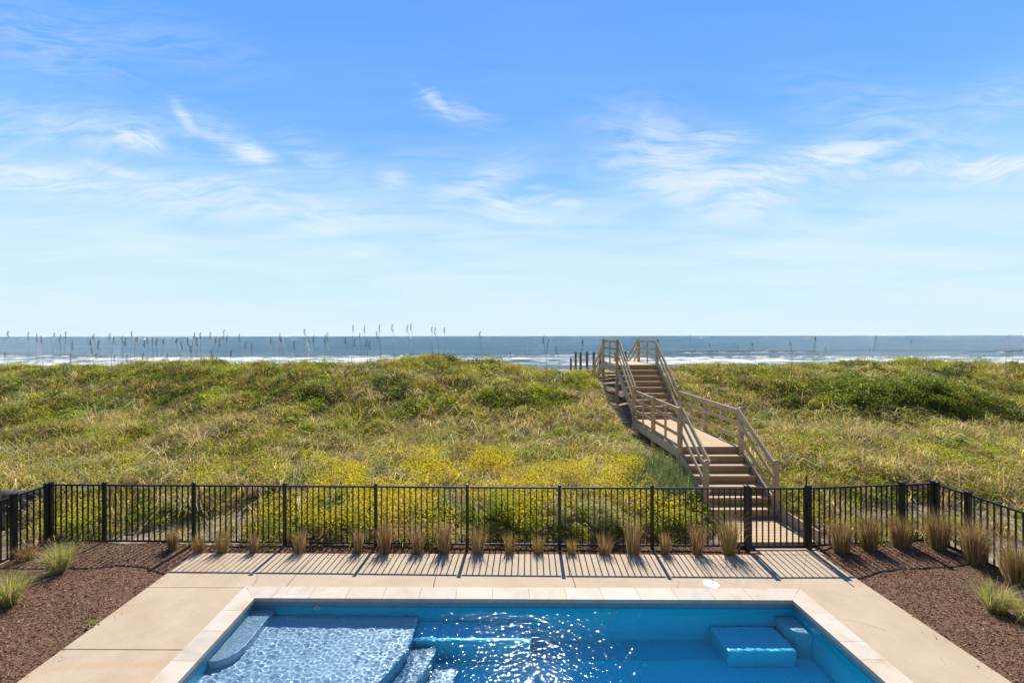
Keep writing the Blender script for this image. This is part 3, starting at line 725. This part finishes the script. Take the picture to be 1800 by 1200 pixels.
# rim joists
def rim(y0, y1, z, side):
    xx0, xx1 = [xl(q_)+(-.04 if side == 0 else W_+.04) for q_ in (y0, y1)]
    wb(MB().bar((xx0, y0, z-.17), (xx1, y1, z-.17), .038, .26), 'rim_joist', M_rail)
for s_ in (0, 1): rim(12.2, 16.3, LZ, s_); rim(18.55, 21.1, TZ, s_)
def post(D, side, ztop, zb=None, r_=.052, mat=None, xo=0):
    x_ = xl(D)+(-.015 if side == 0 else W_+.015)+xo
    zb = tz(x_, D)-.3 if zb is None else zb
    wb(MB().box(x_-r_, x_+r_, D-r_, D+r_, zb, ztop-.03).add([(x_-r_, D-r_, ztop-.0299), (x_+r_, D-r_, ztop-.0299), (x_+r_, D+r_, ztop-.0299), (x_-r_, D+r_, ztop-.0299), (x_-r_*.5, D-r_*.5, ztop), (x_+r_*.5, D-r_*.5, ztop), (x_+r_*.5, D+r_*.5, ztop), (x_-r_*.5, D+r_*.5, ztop)], [(0, 1, 5, 4), (1, 2, 6, 5), (2, 3, 7, 6), (3, 0, 4, 7), (4, 5, 6, 7)]), 'post', mat or M_post, .0)
    return x_
RH = .99
def rails(side, D0, z0, D1, z1, n=3, top=True, slope=False):
    s_ = 1 if side == 0 else -1
    xa = xl(D0)+(-.015 if side == 0 else W_+.015); xb = xl(D1)+(-.015 if side == 0 else W_+.015)
    off = .0
    for k, hz in enumerate((RH, .63, .27)):
        if k == 0:   # top rail stands on edge, slightly inside the posts
            wb(MB().bar((xa+s_*.073, D0, z0+hz-.045), (xb+s_*.073, D1, z1+hz-.045), .038, .135), 'handrail', M_rail)
        else:
            wb(MB().bar((xa+s_*.073, D0, z0+hz), (xb+s_*.073, D1, z1+hz), .038, .088), 'lower_rail', M_rail)
for side in (0, 1):
    post(10.63, side, PADZ+1.30)
    post(12.15, side, LZ+1.07); post(14.25, side, LZ+1.07); post(16.30, side, LZ+1.18)
    post(18.6, side, TZ+1.04); post(21.05, side, TZ+1.06); 
    rails(side, 10.60, PADZ+.28, 12.18, LZ+.05)
    rails(side, 12.19, LZ, 16.28, LZ)
    rails(side, 16.29, LZ+.12, 18.58, TZ+.02)
    rails(side, 18.6, TZ, 21.05, TZ)
    for D in (13.2, 15.25): 
        x_ = xl(D)+(-.015 if side == 0 else W_+.015); wb(MB().box(x_-.02, x_+.02, D-.045, D+.045, LZ-.25, LZ+RH-.03), 'baluster', M_post)
    for D in (19.8,):
        x_ = xl(D)+(-.015 if side == 0 else W_+.015); wb(MB().box(x_-.02, x_+.02, D-.045, D+.045, TZ-.25, TZ+RH-.03), 'baluster', M_post)
    # seaward flight rails
    post(22.9, side, 3.12); rails(side, 21.06, TZ-.02, 22.88, 2.12)
    
for k in range(1, 6):
    yf = 21.1+.30*k; z = TZ-.18*k; xa = xl(yf)
    wb(MB().box(xa+.02, xa+W_-.02, yf-.28, yf+.0, z-.036, z), 'tread', M_tread, .003)
for s_ in (0, 1):
    xx = xl(21.1)+(-.022 if s_ == 0 else W_+.022); wb(MB().bar((xx, 21.1, TZ-.22), (xx, 22.9, 2.0), .038, .26), 'stringer', M_rail)
# kerb board along the bottom pad
wb(MB().bar((6.70, 9.22, .20), (6.70, 10.58, .20), .04, .27), 'kerb_board', M_rail)
wb(MB().bar((5.03, 9.30, .16), (5.03, 10.58, .16), .04, .2), 'kerb_board', M_rail)
for yy in (9.4, 10.1): wb(MB().box(5.05, 6.68, yy, yy+.04, -.12, PADZ-.037), 'joist', M_rail)

# rope posts along the beach path
rp = [(1054.9, 24.0, 618), (1043.7, 25.1, 618.5), (1031.8, 26.2, 618), (1020.6, 27.4, 619), (1011.9, 28.6, 618.5), (1003.5, 31, 629)]
rp2 = [(1099, 24.0, 618), (1082.2, 27.0, 619)]
def rope_posts(lst, lab, where):
    tops = []
    for k, (px, D, pt) in enumerate(lst):
        x_ = (px-860)/800*D; zt = CAMZ-(pt-590.4)/800*D; zb = tz(x_, D)
        o = thing('rope_post', lab[k], 'post', (x_, D, zb), 'round wooden rope posts along the beach path')
        MB().lathe([(.075, zb-.3), (.075, zt-.04), (.05, zt), (.001, zt+.005)], (x_, D), 12).build('pole', M_oldpost, o, o.location)
        tops.append(Vector((x_, D, zt-.28)))
    pts = []
    for k in range(len(tops)-1):
        for m in range(8):
            t_ = m/8; p = tops[k].lerp(tops[k+1], t_); p.z -= .5*t_*(1-t_); pts.append(p)
    pts.append(tops[-1])
    r = MB().tube(pts, .016, 6).build('rope', M_rope); props(r, where, 'rope')
o_ = ['first', 'second', 'third', 'fourth', 'fifth', 'sixth', 'seventh', 'eighth', 'ninth', 'tenth', 'eleventh', 'twelfth', 'thirteenth', 'fourteenth', 'fifteenth', 'sixteenth', 'seventeenth', 'eighteenth', 'nineteenth']
rope_posts(rp, ['round weathered post beyond the dune crest, '+('nearest the walkover on its left side' if k == 0 else 'shortest and leftmost of the row' if k == 5 else o_[k]+' one left of the walkover') for k in range(6)], 'sagging rope strung between the row of posts left of the walkover')
rope_posts(rp2, ['round weathered post seen through the upper left railing, nearer one', 'farther round weathered post behind the upper left railing'], 'sagging rope on the right side of the beach path behind the upper platform')

# ------------------------------------------------------------------ dune vegetation
GRN = [(0.26, 0.325, 0.04), (0.354, 0.381, 0.05), (0.177, 0.246, 0.03), (0.425, 0.426, 0.06)]
OLV = [(0.394, 0.347, 0.076), (0.499, 0.426, 0.104), (0.313, 0.291, 0.057), (0.58, 0.482, 0.142)]
TAN = [(0.66, 0.529, 0.26), (0.77, 0.637, 0.36), (0.528, 0.4, 0.19), (0.418, 0.302, 0.15)]
BRN = [(.24, .165, .10), (.31, .22, .14), (.18, .125, .075)]
DRK = [(.05, .095, .018), (.08, .135, .03), (.11, .17, .035), (.14, .20, .045)]
BRT = [(0.439, 0.524, 0.055), (0.537, 0.57, 0.07), (0.378, 0.479, 0.05)]
YEL = [(.95, .72, .01), (.92, .64, .01), (.95, .80, .03)]
ALLP = [GRN, OLV, TAN, BRN, DRK, BRT]
def wedge(n, y0, y1, pw=1.0, r=rng, mx=1.0):
    t_ = r.uniform(0, 1, n); D = np.sqrt(y0*y0+(y1*y1-y0*y0)*t_) if pw == 1 else y0+(y1-y0)*t_
    uu = r.uniform(-1.13, 1.24, n)*mx; return uu*D, D
def in_walk(x, y, m=0.0):
    bush = ((x-2.12)/.98)**2+((y-9.82)/.42)**2 < 1
    return ((x > 5.0-m) & (x < 6.8+m) & (y < 23)) | ((x > 4.55) & (x < 5.1) & (y > 13.0) & (y < 20)) | (np.abs(x+10.72) < .25) & (y < 11.4) | bush
def sandy(x, y):      # bare sand near the back fence
    s_ = fbm(x*.9+3, y*1.2, 91, 3)
    left = ((x < -5.2) | (x > 7.0) | ((x > 4.2) & (x < 5.2)))
    return (y < 11.3) & left & (s_ > .56-.10*(y < 10.4))
def colours(x, y, r=rng, dry_bias=0.0):
    """palette index by place: the patches of plant kinds on the dune"""
    n = len(x); p = fbm(x*.45, y*.6, 101, 3); p2 = fbm(x*1.3+8, y*1.3, 107, 3); p3 = fbm(x*.7, y*.9+5, 113, 3)
    up = ss(15.5, 19.5, y)
    w_ = np.zeros((n, 6))
    w_[:, 0] = .5+2.6*np.clip(p-.47, 0, 1)*3+.7*up
    w_[:, 1] = 1.5
    w_[:, 2] = .9+dry_bias+3.5*np.clip(.53-p, 0, 1)*3*(1-.45*up)
    w_[:, 3] = .45+5*np.clip(p2-.52, 0, 1)*3+1.1*up
    w_[:, 4] = .14+3.4*up*np.clip(p3-.45, 0, 1)*4
    w_[:, 5] = 5*np.clip(p3-.6, 0, 1)*3
    c = np.cumsum(w_, 1); c /= c[:, -1:]; k_ = (r.uniform(size=(n, 1)) > c).sum(1)
    out_ = np.zeros((n, 3))
    for a_ in range(6):
        s_ = k_ == a_; out_[s_] = pick(ALLP[a_], int(s_.sum()), r)
    return out_, k_
# grass tufts
NT = 27000
tx, ty = wedge(NT, 9.5, 23.5); 
k = ~in_walk(tx, ty, .0) | (ty < 9.3); k &= ~sandy(tx, ty) | (rng.uniform(size=NT) < .14); tx, ty = tx[k], ty[k]
tcol, tk = colours(tx, ty, dry_bias=.4)
nb = rng.integers(9, 20, len(tx)); idx = np.repeat(np.arange(len(tx)), nb); n = len(idx)
bxx = tx[idx]+rng.normal(0, .07, n); byy = ty[idx]+rng.normal(0, .07, n)
near = 1-ss(9.5, 13, byy)
th_ = (.24+.40*fbm(tx*.8, ty*.8, 121, 2))*(1-.35*(ty < 10.5))
thl = th_*np.where(tk == 2, 1.15, 1.0)
H = thl[idx]*rng.uniform(.55, 1.25, n); lean = np.abs(rng.normal(.8, .5, n)).clip(0, 1.9)
taz = rng.uniform(0, 2*np.pi, len(tx)); az = taz[idx]+rng.normal(0, 1.3, n)
col = tcol[idx]*rng.uniform(.8, 1.2, (n, 1))
pb = np.stack([bxx, byy, terrain(bxx, byy)-.02], 1)
parts = [bladeset(pb, H, rng.uniform(.010, .022, n)*(1+.03*(byy-10)), lean, col, az=az)]
# arching pale tussocks
n_t = 2300; ax, ay_ = wedge(n_t, 10.5, 21); k = ~in_walk(ax, ay_, .3) & ~sandy(ax, ay_) & (fbm(ax*.5+7, ay_*.6, 181, 3) > .44+.10*(ay_ > 16)); ax, ay_ = ax[k], ay_[k]
tc = pick(TAN+OLV[1:2]+[(.34, .38, .18), (.40, .42, .22)], len(ax)); ix_ = np.repeat(np.arange(len(ax)), 26); n = len(ix_)
px_ = ax[ix_]+rng.normal(0, .05, n); py_ = ay_[ix_]+rng.normal(0, .05, n)
parts.append(bladeset(np.stack([px_, py_, terrain(px_, py_)+.02], 1), rng.uniform(.35, .78, n), rng.uniform(.012, .026, n), np.abs(rng.normal(1.0, .5, n)), tc[ix_]*rng.uniform(.75, 1.2, (n, 1)), droop=.55))
# upright fringe along the crest
n = 9000; px_ = rng.uniform(-26, 28, n); px_ = px_+rng.normal(0, .1, n); py_ = rng.uniform(18.8, 22.6, n); k = ~in_walk(px_, py_, .2); px_, py_ = px_[k], py_[k]; n = len(px_)
parts.append(bladeset(np.stack([px_, py_, terrain(px_, py_)], 1), rng.uniform(.35, .72, n)*(.6+.7*vn(px_*1.5, py_*0, 5)), rng.uniform(.012, .02, n), np.abs(rng.normal(.3, .25, n)), pick(OLV+TAN[2:]+GRN[:2], n)))
V, Q, T_, Cc = merge(parts); gr = npmesh('dune_grass', V, Q, T_, Cc, M_grass); props(gr, 'tangled olive and tan dune grass covering the slope behind the fence', 'grass', kind='stuff')

# low leafy ground cover in mounds
def mound_leaves(cx, cy, rad, hgt, nl, pal, L=(.03, .07), r=rng, shell=.55, yel=0.0):
    th = r.uniform(0, 2*np.pi, nl); rr = np.sqrt(r.uniform(0, 1, nl)); px_, py_ = cx+rad*rr*np.cos(th), cy+rad*rr*np.sin(th)
    hh = hgt*np.sqrt(np.clip(1-rr**2, 0, 1))*(1-.35*fbm(px_*3.5, py_*3.5, 77, 2))
    z_ = terrain(px_, py_)+hh*(1-(1-shell)*r.uniform(0, 1, nl)**1.5)+r.normal(0, .02, nl)
    return np.stack([px_, py_, z_], 1), pick(pal, nl, r)
NM = 6000
mx_, my_ = wedge(NM, 9.6, 23.0)
k = ~in_walk(mx_, my_, .2) & ~sandy(mx_, my_); mx_, my_ = mx_[k], my_[k]
pm = fbm(mx_*.5+2, my_*.6, 131, 3)+.10*(my_ > 16.5)+.12*(my_ < 11.5); k = pm > rng.uniform(.36, .56, len(pm)); mx_, my_ = mx_[k], my_[k]
Ps, Cs, Ss = [], [], []
PALS = [GRN, BRT, OLV, DRK, BRN+OLV[:1], GRN+TAN[:2]]
for a_, b_ in zip(mx_, my_):
    up = b_ > 16.3; rd = rng.uniform(.16, .58); hg = rng.uniform(.24, .60)*(1.15 if up else .85)
    k_ = rng.choice(6, p=[.28, .17, .11, .27, .13, .04] if up else [.27, .34, .19, .04, .09, .07])
    p_, c_ = mound_leaves(a_, b_, rd, hg, int(560*rd*(1+rd)), PALS[k_], shell=.7); Ps.append(p_); Cs.append(c_*rng.uniform(.8, 1.15)); Ss.append(rng.uniform(.6, 1.25)*rng.uniform(.035, .095, len(p_)))
Pn = np.concatenate(Ps); Cn = np.concatenate(Cs).clip(0, 1); s_ = np.concatenate(Ss)
V, q = leafset(Pn, s_, s_*.5, flat=.6)
gc = npmesh('leafy_ground_cover', V, q, col=np.repeat(Cn, 4, 0), mat=M_leaf); props(gc, 'low mounds of green and olive leafy ground cover among the dune grass', 'ground cover', kind='stuff')

# yellow flowers and their stems
def fdens(x, y):
    d = 3.4*np.exp(-((x-.4)/3.3)**2)*np.exp(-((y-11.4)/1.35)**2)
    d += 1.8*np.exp(-((x+3.4)/1.1)**2)*np.exp(-((y-12.2)/.7)**2)
    d += .6*np.exp(-((x+7)/4.5)**2)*(y < 12.5) + .7*np.exp(-((x+3.0)/3)**2)*(y < 11.2) + .5*np.exp(-((x-3.6)/1.2)**2)*(y < 12)
    d += .22*((x > 7)&(y < 14)) + .16 + .10*(y > 17)
    return d*ss(.38, .60, fbm(x*1.1, y*1.2, 141, 4))
N = 900000; fx, fy = wedge(N, 9.5, 22.5); k = (rng.uniform(size=N) < fdens(fx, fy)*.8) & ~in_walk(fx, fy, .15) & ~sandy(fx, fy); fx, fy = fx[k], fy[k]
dn = np.clip(fdens(fx, fy), 0, 1)
fz = terrain(fx, fy)+(.26+.40*fbm(fx*1.4, fy*1.4, 151, 2))*(1+.35*dn)*rng.uniform(.45, 1.15, len(fx))
isf = rng.uniform(size=len(fx)) < .32+.46*dn
c_ = np.where(isf[:, None], pick(YEL, len(fx)), pick(BRT+GRN, len(fx)))
s_ = np.where(isf, rng.uniform(.02, .042, len(fx)), rng.uniform(.03, .07, len(fx)))
V, q = leafset(np.stack([fx, fy, fz], 1), s_, s_*np.where(isf, .9, .4), flat=.7)
yf_ = npmesh('yellow_wildflowers', V, q, col=np.repeat(c_, 4, 0), mat=M_petal); props(yf_, 'drifts of small yellow wildflowers on the low ground behind the fence', 'wildflowers', kind='stuff')

# individual shrubs
def shrub(name, label, cx, cy, rx, ry, hg, nl, pal, L=(.03, .07), lobes=7, seed=1, flowers=None, nf=0, cat='shrub', zup=0, droop=False):
    r = np.random.default_rng(seed); z0 = tz(cx, cy); t = thing(name, label, cat, (cx, cy, z0))
    lob = [(0, 0, 1, 1)]+[(r.uniform(-.65, .65), r.uniform(-.55, .55), r.uniform(.4, .65), r.uniform(.6, 1.05)) for _ in range(lobes)]
    Ps = []
    tot = sum(l[2]**2 for l in lob)
    for lx_, ly_, s_, h_ in lob:
        m_ = int(nl*s_*s_/tot); d = r.normal(size=(m_, 3)); d /= np.linalg.norm(d, axis=1, keepdims=True)
        rad = r.uniform(.15, 1, m_)**.33
        p = d*rad[:, None]; p[:, 2] = np.abs(p[:, 2])
        x_ = cx+lx_*rx+p[:, 0]*rx*s_; y_ = cy+ly_*ry+p[:, 1]*ry*s_
        z_ = terrain(x_, y_)*.6+z0*.4+p[:, 2]*hg*h_
        q_ = np.stack([x_, y_, z_], 1); cl_ = fbm(x_*3.4+z_*3, y_*3.4+z_*5, seed+5, 3); q_ = q_[cl_ > .43]
        Ps.append(q_)
    P_ = np.concatenate(Ps); n = len(P_); s_ = r.uniform(L[0], L[1], n); c_ = pick(pal, n, r)
    if flowers is not None:
        k_ = r.uniform(size=n) < nf; k_ &= P_[:, 2] > z0+.3*hg; c_[k_] = pick(flowers, int(k_.sum()), r); s_[k_] *= .6
    V, q = leafset(P_, s_, s_*.55, flat=.6, r=r)
    npmesh('foliage', V, q, col=np.repeat(c_, 4, 0), mat=M_leaf, parent=t, org=(cx, cy, z0))
    mb = MB()
    for k in range(9):
        a_ = r.uniform(0, 6.28); e_ = Vector((cx+math.cos(a_)*rx*r.uniform(.3, .75), cy+math.sin(a_)*ry*r.uniform(.3, .75), z0+hg*r.uniform(.5, .85)))
        m_ = Vector((cx, cy, z0)).lerp(e_, .5)+Vector((0, 0, .08*hg)); mb.tube([(cx, cy, z0-.05), m_, e_], [.018, .012, .004], 5)
    mb.build('stems', M_oldpost, t, (cx, cy, z0)); return t
def at(px, D): return ((px-860)/800*D, D)
shrub('coastal_shrub', 'largest dark green glossy shrub mass, right of the walkover below the crest', *at(1575, 17.8), 2.9, 1.0, 1.3, 76000, DRK+GRN+BRT[:1], seed=11, L=(.035, .09), lobes=16)
shrub('coastal_shrub', 'grey green rounded shrub at the lower right front of the big shrub mass', *at(1650, 17.0), 1.1, .6, .8, 18000, GRN+OLV[:1]+DRK[:1], seed=31, lobes=5)
shrub('coastal_shrub', 'dark green shrub hump at the crest, right end of the big shrub mass', *at(1672, 19.6), 1.3, .6, .65, 14000, DRK, seed=12)
shrub('coastal_shrub', 'small upright dark green bush between the walkover and the big shrub mass', *at(1390, 17.6), .5, .4, .85, 8000, DRK+GRN, seed=13, lobes=4)
shrub('coastal_shrub', 'leafy green shrub patch on the crest directly above the big shrub mass', *at(1470, 19.8), 2.2, .6, .45, 16000, GRN+BRT[:1], seed=14)
shrub('coastal_shrub', 'low green bush on the slope, below the small upright dark bush', *at(1408, 15.3), .8, .45, .38, 7000, GRN+DRK[:1], seed=15)
shrub('coastal_shrub', 'dark green bush on top of the highest mound left of the walkover', *at(690, 18.6), 1.2, .6, .6, 13000, DRK+GRN+BRT[:1], seed=16)
shrub('coastal_shrub', 'yellow green bush crowning the middle mound on the crest', *at(730, 20.3), 1.8, .5, .42, 12000, BRT+GRN, seed=17, flowers=YEL, nf=.06)
shrub('coastal_shrub', 'bright green feathery bush on the far left slope', *at(240, 15.6), .75, .4, .42, 7000, BRT, seed=18, L=(.03, .05))
shrub('coastal_shrub', 'bright green feathery bush low on the slope, two bushes left of the stairs', *at(990, 15.0), .65, .4, .45, 7000, BRT, seed=19, L=(.03, .05))
shrub('coastal_shrub', 'bright green feathery bush between the left slope and the central mound', *at(480, 16.6), 1.0, .5, .4, 8000, BRT+OLV[:1], seed=20, L=(.03, .05))
shrub('coastal_shrub', 'bright green bush beside the lower left side of the walkover', *at(1085, 14.6), .7, .5, .5, 8000, BRT+GRN, seed=21)
shrub('flowering_shrub', 'big bush thick with yellow flowers behind the fence, left of the pale round bush', *at(885, 10.2), 1.0, .6, .80, 22000, GRN+DRK[:1]+BRT, seed=22, flowers=YEL, nf=.36, L=(.025, .05))
shrub('flowering_shrub', 'rounded bush with pale cream blooms behind the fence', *at(1034, 9.84), .98, .40, .82, 32000, GRN+OLV, seed=23, flowers=[(.80, .76, .56), (.72, .66, .46), (.85, .82, .68)], nf=.58, L=(.028, .055))
shrub('flowering_shrub', 'low spreading yellow flowered bush behind the fence in front of the left middle panels', *at(600, 10.1), 1.0, .4, .42, 12000, BRT+GRN, seed=24, flowers=YEL, nf=.14, L=(.025, .05))
shrub('coastal_shrub', 'leafy yellow green bush behind the fence just left of the gate', *at(1190, 9.95), .8, .35, .50, 12000, BRT+GRN, seed=25, flowers=YEL, nf=.05, L=(.03, .06))
shrub('coastal_shrub', 'brown twiggy dead bush behind the short fence run right of the gate', *at(1555, 11.8), .9, .5, .55, 9000, BRN+TAN[3:], seed=26, L=(.03, .07))
shrub('tall_green_grass', 'tall grey green grass patch leaning against the lower left side of the walkover', *at(1165, 11.9), .75, .6, .1, 1500, GRN, seed=27, cat='grass')
def tuft(t, cx, cy, z0, n, hgt, sp, lean_m, pal, seed, mat, wdt=(.005, .011), name='blades', base=.05):
    r = np.random.default_rng(seed); a_ = r.uniform(0, 2*np.pi, n); rr = base*np.sqrt(r.uniform(0, 1, n))
    pb = np.stack([cx+rr*np.cos(a_), cy+rr*np.sin(a_), np.full(n, z0-.01)], 1)
    H_ = hgt*r.uniform(.45, 1.05, n)**.8; le = np.abs(r.normal(lean_m, sp, n))
    V, Q, T_, Cc = bladeset(pb, H_, r.uniform(*wdt, n), le, pick(pal, n, r), r, az=a_+r.normal(0, .5, n), droop=.3)
    npmesh(name, V, Q, T_, Cc, mat, parent=t, org=(cx, cy, z0))
for k in range(16):
    pass
tg = thing('beach_grass', 'tall blue green grass growing up against the lower left stringer of the walkover', 'grass', (*at(1170, 11.9), 0))
r = np.random.default_rng(5); n = 3200
x_ = r.uniform(3.7, 5.0, n); y_ = r.uniform(10.7, 12.7, n)
V, Q, T_, Cc = bladeset(np.stack([x_, y_, terrain(x_, y_)], 1), r.uniform(.4, .85, n), r.uniform(.01, .018, n), np.abs(r.normal(.35, .3, n)), pick([(.20, .26, .13), (.26, .31, .17), (.16, .22, .09)], n, r), r)
npmesh('blades', V, Q, T_, Cc, M_grass, parent=tg, org=tg.location)

# dry clumps along the fences, in the mulch
DRYC = [(.40, .255, .14), (.50, .335, .195), (.31, .19, .095), (.58, .43, .26), (.24, .145, .075)]
cl_px = [(303, .50), (349, .42), (391, .55), (445, .46), (526, .52), (629, .58), (675.5, .78), (734, .58), (780, .70), (839.5, .72), (895, .46), (945.5, .42), (1004, .40), (1062, .55), (1113, .80), (1168, .58), (1225, .78), (1281, .98)]
rcl = random.Random(12)
grp = 'dry ornamental grasses planted in the mulch'
desc = {0: 'first from the left corner', 17: 'tallest and last before the gate post'}
for k, (px, h_) in enumerate(cl_px):
    D = 9.10-.00011*(px-300); cx, cy = at(px, D); z0 = float(mulch_z(np.array([cx]), np.array([cy]))[0])
    size = 'tall' if h_ > .68 else 'short' if h_ < .5 else 'medium height'
    lab = f'{size} dry tan clump at the back fence, ' + desc.get(k, o_[k]+' from the left')
    t = thing('grass_clump', lab, 'ornamental grass', (cx, cy, z0), grp)
    tuft(t, cx, cy, z0, int((120+210*h_)*rcl.uniform(.7, 1.2)), h_*rcl.uniform(.88, 1.1), rcl.uniform(.14, .26), rcl.uniform(.05, .22), DRYC+(OLV[:2] if rcl.random() < .4 else []), 200+k, M_dry, (.004, .010), base=rcl.uniform(.035, .075)+.05*h_)
rc = [(1478, 969, .80), (1527, 966, .80), (1584, 963, .78), (1648, 966, .84), (1714, 994, .92), (1788, 1032, 1.0)]
for k, (px, py, h_) in enumerate(rc):
    cx, cy = spot(px, py, .03); z0 = float(mulch_z(np.array([cx]), np.array([cy]))[0])
    w2 = ['nearest the gate latch', 'second one right of the gate', 'third one right of the gate', 'at the corner post of the right fence', 'before the right side fence, next after the corner', 'at the right edge of view, nearest the viewer'][k]
    t = thing('grass_clump', 'bushy dry tan grass clump '+w2, 'ornamental grass', (cx, cy, z0), grp)
    tuft(t, cx, cy, z0, 400+45*k, h_*rcl.uniform(.95, 1.1), rcl.uniform(.18, .26), rcl.uniform(.12, .24), DRYC+OLV[:1], 300+k, M_dry, (.004, .009), base=.13)
GT = [(.52, .48, .22), (.38, .42, .12), (.66, .58, .34), (.28, .36, .08), (.55, .44, .26)]
fc = [(103, 1004, .62, 'yellow green fountain grass in the left mulch bed beside the corner'), (14, 1062, .62, 'fountain grass tuft cut by the left edge of view in the left mulch bed'),
      (1750, 1074, .55, 'fountain grass tuft alone in the right mulch bed'), (1812, 1100, .48, 'fountain grass tuft cut by the right edge of view in the mulch'),
      (47, 983, .38, 'small brown grass tuft beside the left side fence post')]
for k, (px, py, h_, lab) in enumerate(fc):
    cx, cy = spot(px, py, .03); z0 = float(mulch_z(np.array([cx]), np.array([cy]))[0])
    t = thing('fountain_grass', lab, 'ornamental grass', (cx, cy, z0), 'fountain grasses in the mulch beds')
    tuft(t, cx, cy, z0, 520 if k < 4 else 260, h_, .38, .45, GT if k < 4 else DRYC, 400+k, M_grass, (.004, .009), base=.10)
cx, cy = spot(162, 1099, .0); t = thing('weed', 'tiny bright green weed in the mulch beside the left deck edge', 'weed', (cx, cy, .01))
r = np.random.default_rng(9); Pw = np.stack([cx+r.normal(0, .03, 50), cy+r.normal(0, .03, 50), .02+r.uniform(0, .05, 50)], 1)
V, q = leafset(Pw, np.full(50, .035), np.full(50, .025), r=r); npmesh('leaves', V, q, col=np.tile([(.22, .38, .04)], (200, 1)), mat=M_leaf, parent=t, org=(cx, cy, .01))

# sea oats on the crest
so6 = [(45, 60), (150, 65), (200, 75), (220, 85), (290, 70), (320, 78), (352, 62), (385, 112), (495, 75), (478, 105), (517, 110), (487, 150), (580, 70), (602, 92), (650, 85), (660, 98), (695, 62), (718, 90), (728, 98), (780, 92), (765, 110), (805, 95), (825, 105), (863, 100), (930, 100), (962, 120), (992, 98), (1010, 140), (1025, 70), (1040, 98), (1058, 70), (1110, 68), (1140, 90), (1160, 98), (1180, 55), (1197, 85), (1262, 78), (1295, 118), (1328, 128), (1430, 92), (1478, 72), (1484, 92), (1552, 115), (30, 170), (375, 185), (510, 175), (605, 190), (670, 185), (755, 180), (882, 178), (1120, 160), (1218, 165)]
so7 = [(110, 50), (130, 92), (155, 85), (213, 82), (228, 70), (322, 92), (364, 30), (370, 105), (398, 75), (423, 35), (432, 105), (453, 115), (490, 65), (502, 28), (572, 28), (647, 30), (665, 25), (778, 40), (796, 45), (845, 45), (1030, 65), (1366, 90), (1390, 105), (1435, 145), (1575, 110), (1196, 175)]
so8 = [(80, 155), (325, 150), (485, 118), (545, 185), (825, 190), (865, 118), (1090, 138), (1700, 108), (1722, 105)]
so5 = [(668, 85), (765, 125), (890, 120), (905, 135), (980, 125), (693, 155), (1170, 120), (1295, 95)]
oats = [(x/3, 560+y/3) for x, y in so6]+[(500+x/3, 560+y/3) for x, y in so7]+[(1300+x/3.6, 560+y/3.6) for x, y in so8]+[(980+x/2.857, 560+y/2.857) for x, y in so5]
r = random.Random(4)
def ordn(n): return str(n)+('th' if n % 100 in (11, 12, 13) else {1: 'st', 2: 'nd', 3: 'rd'}.get(n % 10, 'th'))
oats.sort()
for no_, (px, py) in enumerate(oats):
    D = r.uniform(19.6, 22.2); x_ = (px-860)/800*D; zt = CAMZ-(py-590.4)/800*D; bxo = r.uniform(-.18, .18); zb = tz(x_-bxo, D)
    t = thing('sea_oat', ('tall ' if py < 585 else 'low ' if py > 600 else '')+'sea oat stalk on the dune crest, '+ordn(no_+1)+' from the left', 'sea oat', (x_-bxo, D, zb), 'sea oats along the dune crest')
    b0 = Vector((x_-bxo, D, zb-.05)); tp = Vector((x_, D, zt)); pts = [b0.lerp(tp, q_)+Vector((-bxo*.4*math.sin(q_*3.14), 0, 0)) for q_ in (0, .35, .7, 1)]
    MB().tube(pts, [.007, .006, .005, .004], 4).build('stem', M_stalk, t, t.location)
    hl = r.uniform(.24, .40)*(1 if px < 1000 else .8); V = MB(); lean_ = r.uniform(-.3, .3)
    for q_ in range(16):
        f_ = q_/15; c_ = tp+Vector((lean_*hl*(1-f_)*.6, 0, -hl*f_))+Vector((r.uniform(-.022, .022)-(.03*math.sin(f_*3.1)), r.uniform(-.02, .02), 0)); d_ = Vector((r.uniform(-.7, .7), r.uniform(-.5, .5), -1)).normalized()*.045
        V.tube([c_, c_+d_*.5, c_+d_], [.003, .014, .003], 4)
    if px > 1200: V.v = [tuple(tp+(Vector(p_)-tp)*.6) for p_ in V.v]
    V.build('seed_head', M_seed, t, t.location)
